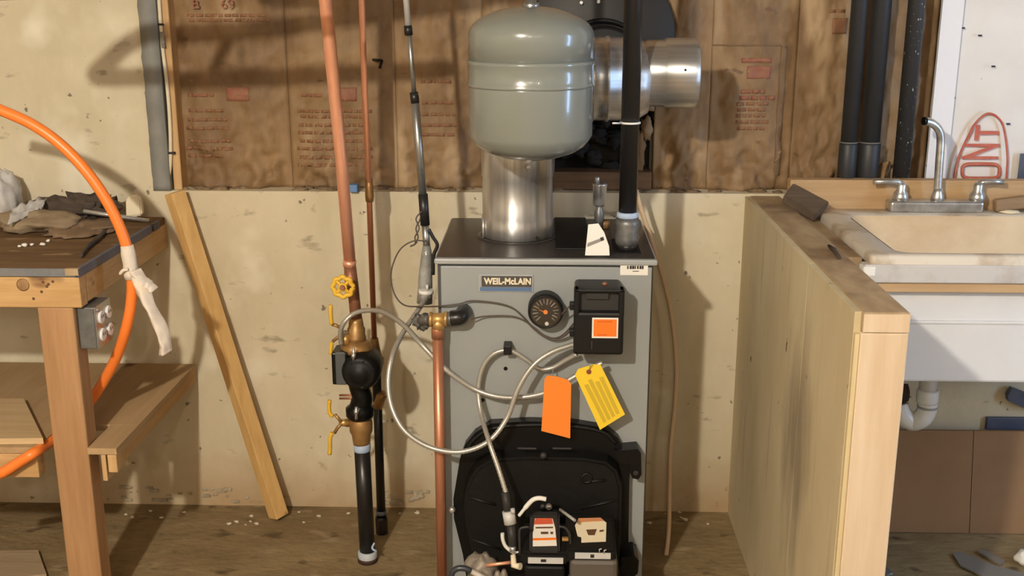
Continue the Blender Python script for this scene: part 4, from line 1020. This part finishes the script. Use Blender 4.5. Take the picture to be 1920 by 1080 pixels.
# faucet
fb0, fb1 = Z(1668, 399, SZ), Z(1843, 399, SZ); FY0 = fb0.y
fa = thing('faucet', 'worn chrome two-handle faucet with gooseneck spout at the back of the sink', 'faucet', ((fb0.x+fb1.x)/2, FY0, SZ))
zb1 = W(1755, 378, FY0).z
obj('base_plate', box(NB(), fb0.x, fb1.x, FY0, FY0+.05, SZ, zb1, .008, 3), faucet_m, fa)
yy = FY0+.025
def hdl(px, s):
    c0 = W(px, 375, yy); zt4 = W(px, 345, yy).z
    h_ = obj('handle', lathe(NB(), [(.020, zb1-.004), (.021, zb1+.008), (.018, zb1+.018), (.012, zb1+.026), (.013, zt4-.004), (.009, zt4+.004), (.0, zt4+.006)], (c0.x, yy, 0), 'z', 20), faucet_m, fa)
    a0 = Vector((c0.x, yy, zt4)); e = W(px+s*50, 341, yy-.01)
    obj('lever', tube(NB(), [a0, a0+Vector((s*.012, -.003, .006)), a0.lerp(e, .5)+Vector((0, 0, .004)), e], [.008, .008, .0065, .0075], 10), faucet_m, h_)
hdl(1688, -1); hdl(1832, 1)
sb0 = W(1757, 376, yy)
obj('spout_base', lathe(NB(), [(.017, 0), (.017, .01), (.013, .022), (.011, .034)], (sb0.x, yy, zb1-.002), 'z', 18), faucet_m, fa)
obj('spout', tube(NB(), smooth([W(x, y, yy-d) for x, y, d in ((1757, 372, 0), (1761, 310, 0), (1764, 262, .0), (1760, 243, .004), (1748, 231, .01), (1734, 227, .016))], 7), .0105, 16), faucet_m, fa)
obj('spout_tip', tube(NB(), [W(1736, 227, yy-.0165), W(1731, 227, yy-.018)], [.011, .0105], 16), black, fa)
# board behind, and odd blocks
yb0 = SB+.008
bz1, bz0 = W(1700, 338, yb0).z, SZ-.03
tag(obj('backing_board', box(NB(), W(1482, 340, yb0).x, SXE, yb0, yb0+.038, bz0, bz1, .003), sinkboard), 'long wooden board standing on edge behind the faucet', 'board')
bx = NB(); poly(bx, [W(1488, 342, 2.925), W(1556, 378, 2.85), W(1531, 402, 2.80), W(1470, 366, 2.875)], (-.004, .012, -.022))
bmesh.ops.bevel(bx, geom=bx.edges[:], offset=.003, segments=2, affect='EDGES')
tag(obj('wood_block', bx, olddark), 'dark weathered wood block lying across the wall corner of the half wall', 'block')
bx = NB(); c2 = W(1893, 384, 2.92); box(bx, -.07, .07, -.012, .012, -.016, .016, .004); bmesh.ops.transform(bx, matrix=Matrix.Translation(Vector((c2.x+.02, 2.905, SZ+.024))) @ Matrix.Rotation(-.10, 4, 'Y') @ Matrix.Rotation(.12, 4, 'Z'), verts=bx.verts[:])
tag(obj('wood_scrap', bx, wood('scrap_wood', (.33, .215, .115), (.22, .135, .065), 'x')), 'rough brown wood scrap on the sink rim beyond the faucet', 'scrap')
bx = NB(); blob(bx, Z(1895, 402, SZ)+Vector((0, .01, .004)), (.028, .012, .005), .3, 9, 14, 8, seed=15, zmin=SZ+.0005); tag(obj('plaster_chip', bx, labelcream), 'pale chip lying on the sink rim below the wood scrap', 'chip')
tag(obj('filler_board', box(NB(), PX1+.003, SX0-.003, SF+.05, 2.94, .895, .918, .003), cap_m), 'dirty brown strip of wood filling the gap between half wall and sink', 'board')
# trap
TPY = 2.70
tp_ = thing('sink_trap', 'white plastic sink trap curving under the sink apron', 'trap', W(1715, 808, TPY))
r_t = M(19, TPY)
obj('tailpiece', tube(NB(), [Vector((W(1739, 732, TPY).x, TPY, zb3+.003)), W(1739, 732, TPY)], r_t*.9, 20), pvc, tp_)
obj('slip_nut', lathe(NB(), [(r_t*1.05, -.018), (r_t*1.12, -.012), (r_t*1.12, .012), (r_t*1.0, .018)], W(1739, 742, TPY), 'z', 20), pvc, tp_)
obj('trap_bend', tube(NB(), smooth([W(1739, 752, TPY), W(1738, 768, TPY), W(1728, 784, TPY), W(1711, 790, TPY+.01), W(1694, 780, TPY+.01), W(1686, 760, TPY+.02)], 6), r_t, 20), pvc, tp_)
obj('joint_band', lathe(NB(), [(r_t*1.03, -.003), (r_t*1.05, 0), (r_t*1.03, .003)], W(1739, 762, TPY), 'z', 20), mat('band_grey', (.30, .30, .29), .5), tp_)
bx = NB(); blob(bx, W(1692, 742, TPY+.06), (.014, .02, .035), .25, 9, 16, 10, seed=9); tag(obj('pipe_wrap', bx, darkcloth), 'black wrapped pipe end beside the white trap under the sink', 'pipe')
# panel under the sink and floor scraps
kp = thing('cardboard_panel', 'brown board panel leaning on the wall under the sink', 'panel', (W(1790, 1000, 2.93).x, 2.93, 0))
xk0, xk1, xk2 = W(1668, 850, 2.93).x-.15, W(1828, 850, 2.93).x, 1.75
for a_, b_ in ((xk0, xk1), (xk1, xk2)):
    bx = NB(); zt5 = W(1790, 809, 2.95).z
    poly(bx, [(a_+.001, 2.905, .002), (b_-.001, 2.905, .002), (b_-.001, 2.955, zt5), (a_+.001, 2.955, zt5)], (0, .008, 0))
    obj('board_sheet', bx, cardboard, kp)
pcx = pbox(NB(), 1850, 784, 1990, 807, 3.005, .012, .002); tag(obj('navy_strip', pcx, navy), 'flat navy blue strip on the concrete wall under the sink', 'strip')
pcx = ppoly(NB(), [(1890, 742), (1898, 728), (1924, 738), (1950, 770), (1922, 766), (1891, 752)], 2.99, .02); tag(obj('navy_tape', pcx, navy), 'crumpled navy blue tape hanging beneath the sink apron', 'tape')
bx = NB(); poly(bx, [Z(x, y, .004) for x, y in ((1786, 1040), (1800, 1036), (1850, 1058), (1930, 1080), (1960, 1110), (1880, 1100), (1800, 1062))], (0, 0, .004)); tag(obj('grey_offcut', bx, mat('offcut_grey', (.20, .185, .165), .6)), 'long grey offcut lying on the floor under the sink', 'offcut')
bx = NB(); poly(bx, [Z(x, y, .004) for x, y in ((1832, 1036), (1846, 1034), (1884, 1054), (1876, 1062))], (0, 0, .006)); tag(obj('grey_scrap', bx, greyscrap), 'short dark grey scrap lying behind the long offcut on the floor', 'scrap')
bx = NB(); blob(bx, Z(1920, 1046, .02), (.022, .025, .02), .25, 9, 16, 10, seed=22); tag(obj('paper_wad', bx, paper), 'white paper wad on the floor under the sink', 'paper')
bx = NB(); blob(bx, Z(1660, 1075, .012), (.018, .02, .014), .25, 9, 14, 8, seed=23); tag(obj('grey_rag_end', bx, boxsteel), 'small grey lump on the floor at the foot of the half wall end', 'scrap')

# ------------------------------------------------------------------ workbench
VX, VF, VB, VZ, VL = -1.056, 2.40, 3.0, .887, -2.3
be = thing('workbench', 'rough wooden workbench with a dark top, blue edging and a lower shelf', 'workbench', (-1.6, 2.7, 0))
obj('bench_top', box(NB(), VL, VX-.004, VF+.004, VB, VZ-.020, VZ-.001), benchtop, be)
bm = NB(); box(bm, VL, VX, VF-.002, VF+.006, VZ-.017, VZ+.001, .001); obj('front_edging', bm, steelblue, be)
bm = NB(); box(bm, VX-.008, VX+.002, VF-.002, VB-.12, VZ-.019, VZ+.001, .001); box(bm, VX-.008, VX+.002, VB-.10, VB-.055, VZ-.019, VZ+.001, .001); obj('side_edging', bm, navy, be)
obj('corner_chip', box(NB(), W(122, 505, VF).x, W(147, 505, VF).x, VF-.004, VF+.008, VZ-.014, VZ+.002, .001), cap_m, be)
za = W(60, 577, VF).z
fa_ = obj('front_board', box(NB(), VL, VX, VF, VF+.038, za, VZ-.019, .003), pine_x, be)
obj('side_board', box(NB(), VX-.038, VX, VF+.039, VB, za+.004, VZ-.020, .003), pine_y, be)
for px, py, r in ((43, 534, 13),): obj('wood_knot', lathe(NB(), [(M(r, VF), 0), (M(r*.8, VF), .0006), (.001, .0008)], W(px, py, VF), 'y', 20), mat('knot', (.235, .125, .05), .7, 0, (.36, .21, .09), 60), fa_)
bm = NB()
for px, py in ((81, 529), (91, 533), (99, 528), (78, 547), (63, 560), (88, 537)): disc(bm, W(px, py, VF), M(3.0, VF), .0006, 10)
stuff(obj('nail_holes', bm, inkbrown, fa_))
LY = 2.335
lx0, lx1 = W(78, 600, LY).x, W(165, 600, LY).x
bm = box(NB(), lx0, lx1, LY+.066, LY+.155, 0, za, .004)
bm.free()
LY = 2.402
lx0, lx1 = W(73, 610, LY).x, W(140, 610, LY).x
obj('leg', box(NB(), lx0, lx1, LY, LY+.058, 0, za, .004), pine_leg, be)
obj('leg', box(NB(), VL+.03, VL+.11, VB-.10, VB-.015, 0, za, .004), pine_leg, be)
# lower shelf, notched behind the leg
HX, HF, HZ = -1.005, 2.39, .455
HF2 = LY+.062
bm = NB(); box(bm, VL, HX, 2.535, VB, HZ-.016, HZ, .001); box(bm, lx1+.003, HX, HF, 2.535, HZ-.016, HZ, .001); box(bm, VL, W(68, 840, HF).x, HF, 2.535, HZ-.016, HZ, .001)
obj('shelf', bm, shelf_ply, be)
zs_ = W(200, 880, HF).z
obj('shelf_side_board', box(NB(), HX-.036, HX-.002, HF+.052, VB, zs_, HZ-.016, .003), pine_y, be)
obj('shelf_cleat', box(NB(), W(190, 870, HF).x, W(199, 870, HF).x, HF+.0, HF+.06, W(190, 902, HF).z, HZ-.017, .002), pine_z, be)
obj('shelf_cleat', box(NB(), W(202, 870, HF).x, HX-.002, HF, HF+.05, W(200, 886, HF).z, HZ-.017, .002), pine_z, be)
obj('shelf_front_board', box(NB(), VL, W(68, 860, HF).x, HF+.004, HF+.04, W(40, 897, HF).z, HZ-.017, .003), pine_x, be)

# things on and around the bench
bz_ = VZ+.001
def lay(px, py): return Z(px, py, bz_)
bx = NB(); c = lay(64, 432); blob(bx, Vector((c.x, c.y+.02, bz_+.022)), (.105, .075, .028), .16, 9, 48, 18, seed=31, zmin=bz_)
tag(obj('canvas_bag', bx, canvas), 'crumpled tan canvas bag lying flat on the bench', 'bag')
bx = NB(); c = lay(155, 432); blob(bx, Vector((c.x, c.y+.02, bz_+.006)), (.085, .09, .014), .3, 10, 40, 14, seed=32, zmin=bz_)
tag(obj('canvas_scrap', bx, mat('brown_cloth', (.225, .15, .085), .9, 0, (.16, .10, .055), 10, bump=.3)), 'flat brown cloth spread on the bench beside the canvas bag', 'cloth')
bx = NB(); c = W(98, 404, 2.92); blob(bx, Vector((c.x, 2.92, bz_+.026)), (.085, .045, .032), .3, 11, 40, 14, seed=33, zmin=bz_)
tag(obj('dark_cloth', bx, darkcloth), 'dark crumpled cloth behind the tan canvas bag', 'cloth')
bx = NB(); c = W(165, 404, 2.93); blob(bx, Vector((c.x, 2.93, bz_+.03)), (.075, .04, .040), .38, 14, 48, 18, seed=36, zmin=bz_)
tag(obj('dark_rag', bx, darkcloth), 'ragged dark cloth heap on the bench beside the orange hose', 'cloth')
bx = NB(); c = lay(2, 420); blob(bx, Vector((c.x, c.y+.04, bz_+.07)), (.032, .05, .075), .2, 8, 32, 18, seed=34, zmin=bz_)
tag(obj('white_bag', bx, film), 'crumpled white plastic bag standing on the bench beside the tan canvas bag', 'bag')
bx = NB()
pA, pB = [W(14, 420, 2.72), W(24, 388, 2.78)], [W(78, 392, 2.84), W(88, 368, 2.88)]
def filmf(u, v):
    a_ = pA[0].lerp(pA[1], v); b__ = pB[0].lerp(pB[1], v); p = a_.lerp(b__, u)
    return p+Vector((0, 0, .012*noise.noise(Vector((u*6, v*5, 1)))))
sheet(bx, filmf, 14, 8, .002, (0, 0, -1)); tag(obj('plastic_film', bx, film), 'strip of cloudy plastic film beside the white bag on the bench', 'film')
bx = NB(); c = lay(4, 428); box(bx, c.x-.025, c.x+.018, c.y, c.y+.05, bz_, bz_+.03, .006); tag(obj('brick_scrap', bx, brick_m), 'dull red lump below the white plastic bag', 'scrap')
mr = lay(155, 400); mr2 = lay(280, 418)
bx = NB(); tube(bx, [W(156, 396, 2.86), Vector((mr2.x, mr2.y, bz_+.006))], .0055, 12); tag(obj('metal_rod', bx, steel), 'bright metal rod lying on the bench behind the orange hose', 'rod')
c = W(249, 388, 2.93)
bx = ppoly(NB(), [(236, 408), (235, 376), (242, 367), (258, 366), (264, 376), (266, 404)], 2.93, .02); bmesh.ops.bevel(bx, geom=bx.edges[:], offset=.004, segments=2, affect='EDGES')
tag(obj('foam_block', bx, labelcream), 'small cream foam block standing at the back of the bench', 'block')
for k, (px, py, r) in enumerate(((37, 463, 3.5), (46, 462, 6), (60, 460, 4), (80, 460, 5), (90, 453, 4))):
    bx = NB(); p = lay(px, py); blob(bx, (p.x, p.y, bz_+M(r, 2.6)*.5), (M(r, 2.6), M(r, 2.6)*.8, M(r, 2.6)*.6), .3, 9, 12, 8, seed=50+k)
    tag(obj('white_chip', bx, paper), ('tiny flat white chip at the bag end of the row of crumbs', 'largest white chip in the row of crumbs on the bench', 'small white chip next after the largest one in the row', 'round white chip second from the hose end of the row', 'small white chip at the hose end of the row, set back')[k], 'chip', 'white chips on the bench top')
dk = NB(); tube(dk, smooth([lay(x, y)+Vector((0, 0, .005)) for x, y in ((152, 483), (168, 464), (185, 450), (197, 437), (212, 425))], 5), [.004]*5+[.006]*16, 8)
tag(obj('frayed_string', dk, darkcloth), 'frayed dark string lying beside the blue bench edging', 'string')
# lower shelf plank
p0 = [Z(x, y, HZ+.0) for x, y in ((-60, 835), (82, 833), (46, 758), (-60, 757))]
bx = NB(); poly(bx, [Vector((p.x, max(p.y, HF+.01), HZ+.001)) for p in p0], (0, 0, .015)); tag(obj('plank_offcut', bx, wood('offcut_ply', (.62, .45, .25), (.52, .36, .18), 'x')), 'pale plywood offcut lying on the lower bench shelf', 'plank')
bx = NB(); poly(bx, [Z(x, y, 0)+Vector((0, 0, .002)) for x, y in ((-60, 1042), (72, 1040), (88, 1085), (-60, 1100))], (0, 0, .012)); tag(obj('floor_board', bx, wood('floor_ply', (.40, .30, .19), (.33, .24, .14), 'x')), 'board lying flat on the floor beneath the workbench', 'board')

# outlet box on the bench side
ob_ = W(158, 600, 2.43)
ox1 = -1.012; ox0 = W(139, 612, 2.44).x
o_f = XX(178, 612, ox1).y; o_b = XX(208, 605, ox1).y
of, obk = 2.415, 2.415+.062
ox1b = W(178, 612, of).x; ox0b = lx1+.002
zA_, zB2 = W(178, 577, of).z, W(178, 655, of).z
sk2 = thing('outlet_box', 'grey metal box with two white double sockets under the bench edge', 'outlet', (ox1b, of, zB2))
obj('steel_box', box(NB(), ox0b, ox1b, of, obk+.03, zB2, zA_, .003), boxsteel, sk2)
obj('cover_plate', box(NB(), ox1b, ox1b+.004, of, obk+.03, zB2, zA_, .0015), zinc, sk2)
for iy, fy_ in enumerate((.026, .070)):
    for iz, fz in enumerate((.70, .28)):
        c = Vector((ox1b+.003, of+fy_, zB2+(zA_-zB2)*fz))
        sc_ = obj('socket', lathe(NB(), [(.0155, 0), (.0155, .005), (.013, .0065)], c, 'x', 18), whitep, sk2)
        for s_ in (-.005, .005): obj('slot', box(NB(), c.x+.0064, c.x+.0072, c.y+s_-.001, c.y+s_+.001, c.z-.001, c.z+.006), ink, sc_)
obj('plate_screw', lathe(NB(), [(.004, 0), (.003, .003)], Vector((ox1b+.004, of+.01, zA_-.008)), 'x', 10), steel, sk2)

# orange hose and the tissue tied round it
hpts = [(-90, 182, 2.50), (-30, 195, 2.50), (0, 206, 2.50), (60, 233, 2.50), (115, 272, 2.50), (165, 325, 2.50), (205, 385, 2.50), (232, 445, 2.50), (245, 500, 2.50), (247, 555, 2.50), (238, 610, 2.50), (220, 665, 2.52), (194, 715, 2.54), (165, 758, 2.54), (132, 797, 2.51), (106, 820, 2.485), (85, 835, 2.44), (62, 850, 2.378), (35, 867, 2.372), (0, 888, 2.37), (-70, 915, 2.37)]
tag(obj('orange_hose', tube(NB(), smooth([W(*q) for q in hpts], 10), .0128, 18), hose_m), 'thick bright orange hose curving round the end of the workbench', 'hose')
rg_ = thing('tissue_rag', 'dirty white tissue strip tied round the orange hose and trailing down', 'rag', W(290, 665, 2.5))
bx = NB(); tube(bx, [W(x, y, 2.50) for x, y in ((238, 460), (241, 478), (244, 495), (246, 512), (248, 522))], [.0145, .017, .0160, .019, .017], 18); obj('knot_wrap', bx, rag, rg_)
def strip(pts, w, seed):
    P_ = smooth([W(*q) for q in pts], 8); n = len(P_)-1
    def fn(u, v):
        k = min(n, int(round(v*n))); p = P_[k]; ww = w*(.75+.35*noise.noise(Vector((seed, v*4, 0))))
        return p+Vector(((u-.5)*2*ww, -.014*math.cos((u-.5)*math.pi*1.4)+.007*noise.noise(Vector((u*4, v*9, seed))), (u-.5)*.012))
    return sheet(NB(), fn, 8, n, .0015)
obj('tail', strip(((250, 508, 2.485), (262, 535, 2.48), (272, 560, 2.48), (286, 590, 2.48), (300, 620, 2.48), (307, 645, 2.48), (308, 664, 2.48)), .020, 2.3), rag, rg_)
obj('tail', strip(((250, 512, 2.48), (266, 524, 2.475), (278, 535, 2.475), (288, 546, 2.475)), .010, 5.1), rag, rg_)
bx = NB(); tube(bx, smooth([W(240, 505, 2.48), W(231, 507, 2.475), W(224, 515, 2.475)], 4), [.004]*8+[.002], 8); obj('loose_end', bx, rag, rg_)

# leaning stick
f0 = Z(523, 972, 0); t0_ = W(328, 366, 2.985)
d_ = Vector((t0_.x-f0.x, (t0_.y-.0)-f0.y, t0_.z)); zax = d_.normalized(); L_ = d_.length
xax = Vector((1, -.85, 0)); xax = (xax-zax*xax.dot(zax)).normalized(); yax = zax.cross(xax)
bx = NB(); box(bx, -.0215, .0215, -.0215, .0215, 0, L_, .002)
bmesh.ops.transform(bx, matrix=Matrix.Translation(f0+Vector((0, 0, .008))) @ Matrix((xax, yax, zax)).transposed().to_4x4(), verts=bx.verts[:])
tag(obj('leaning_stick', bx, pine_lean), 'square pine stick leaning from the floor against the concrete ledge', 'stick')
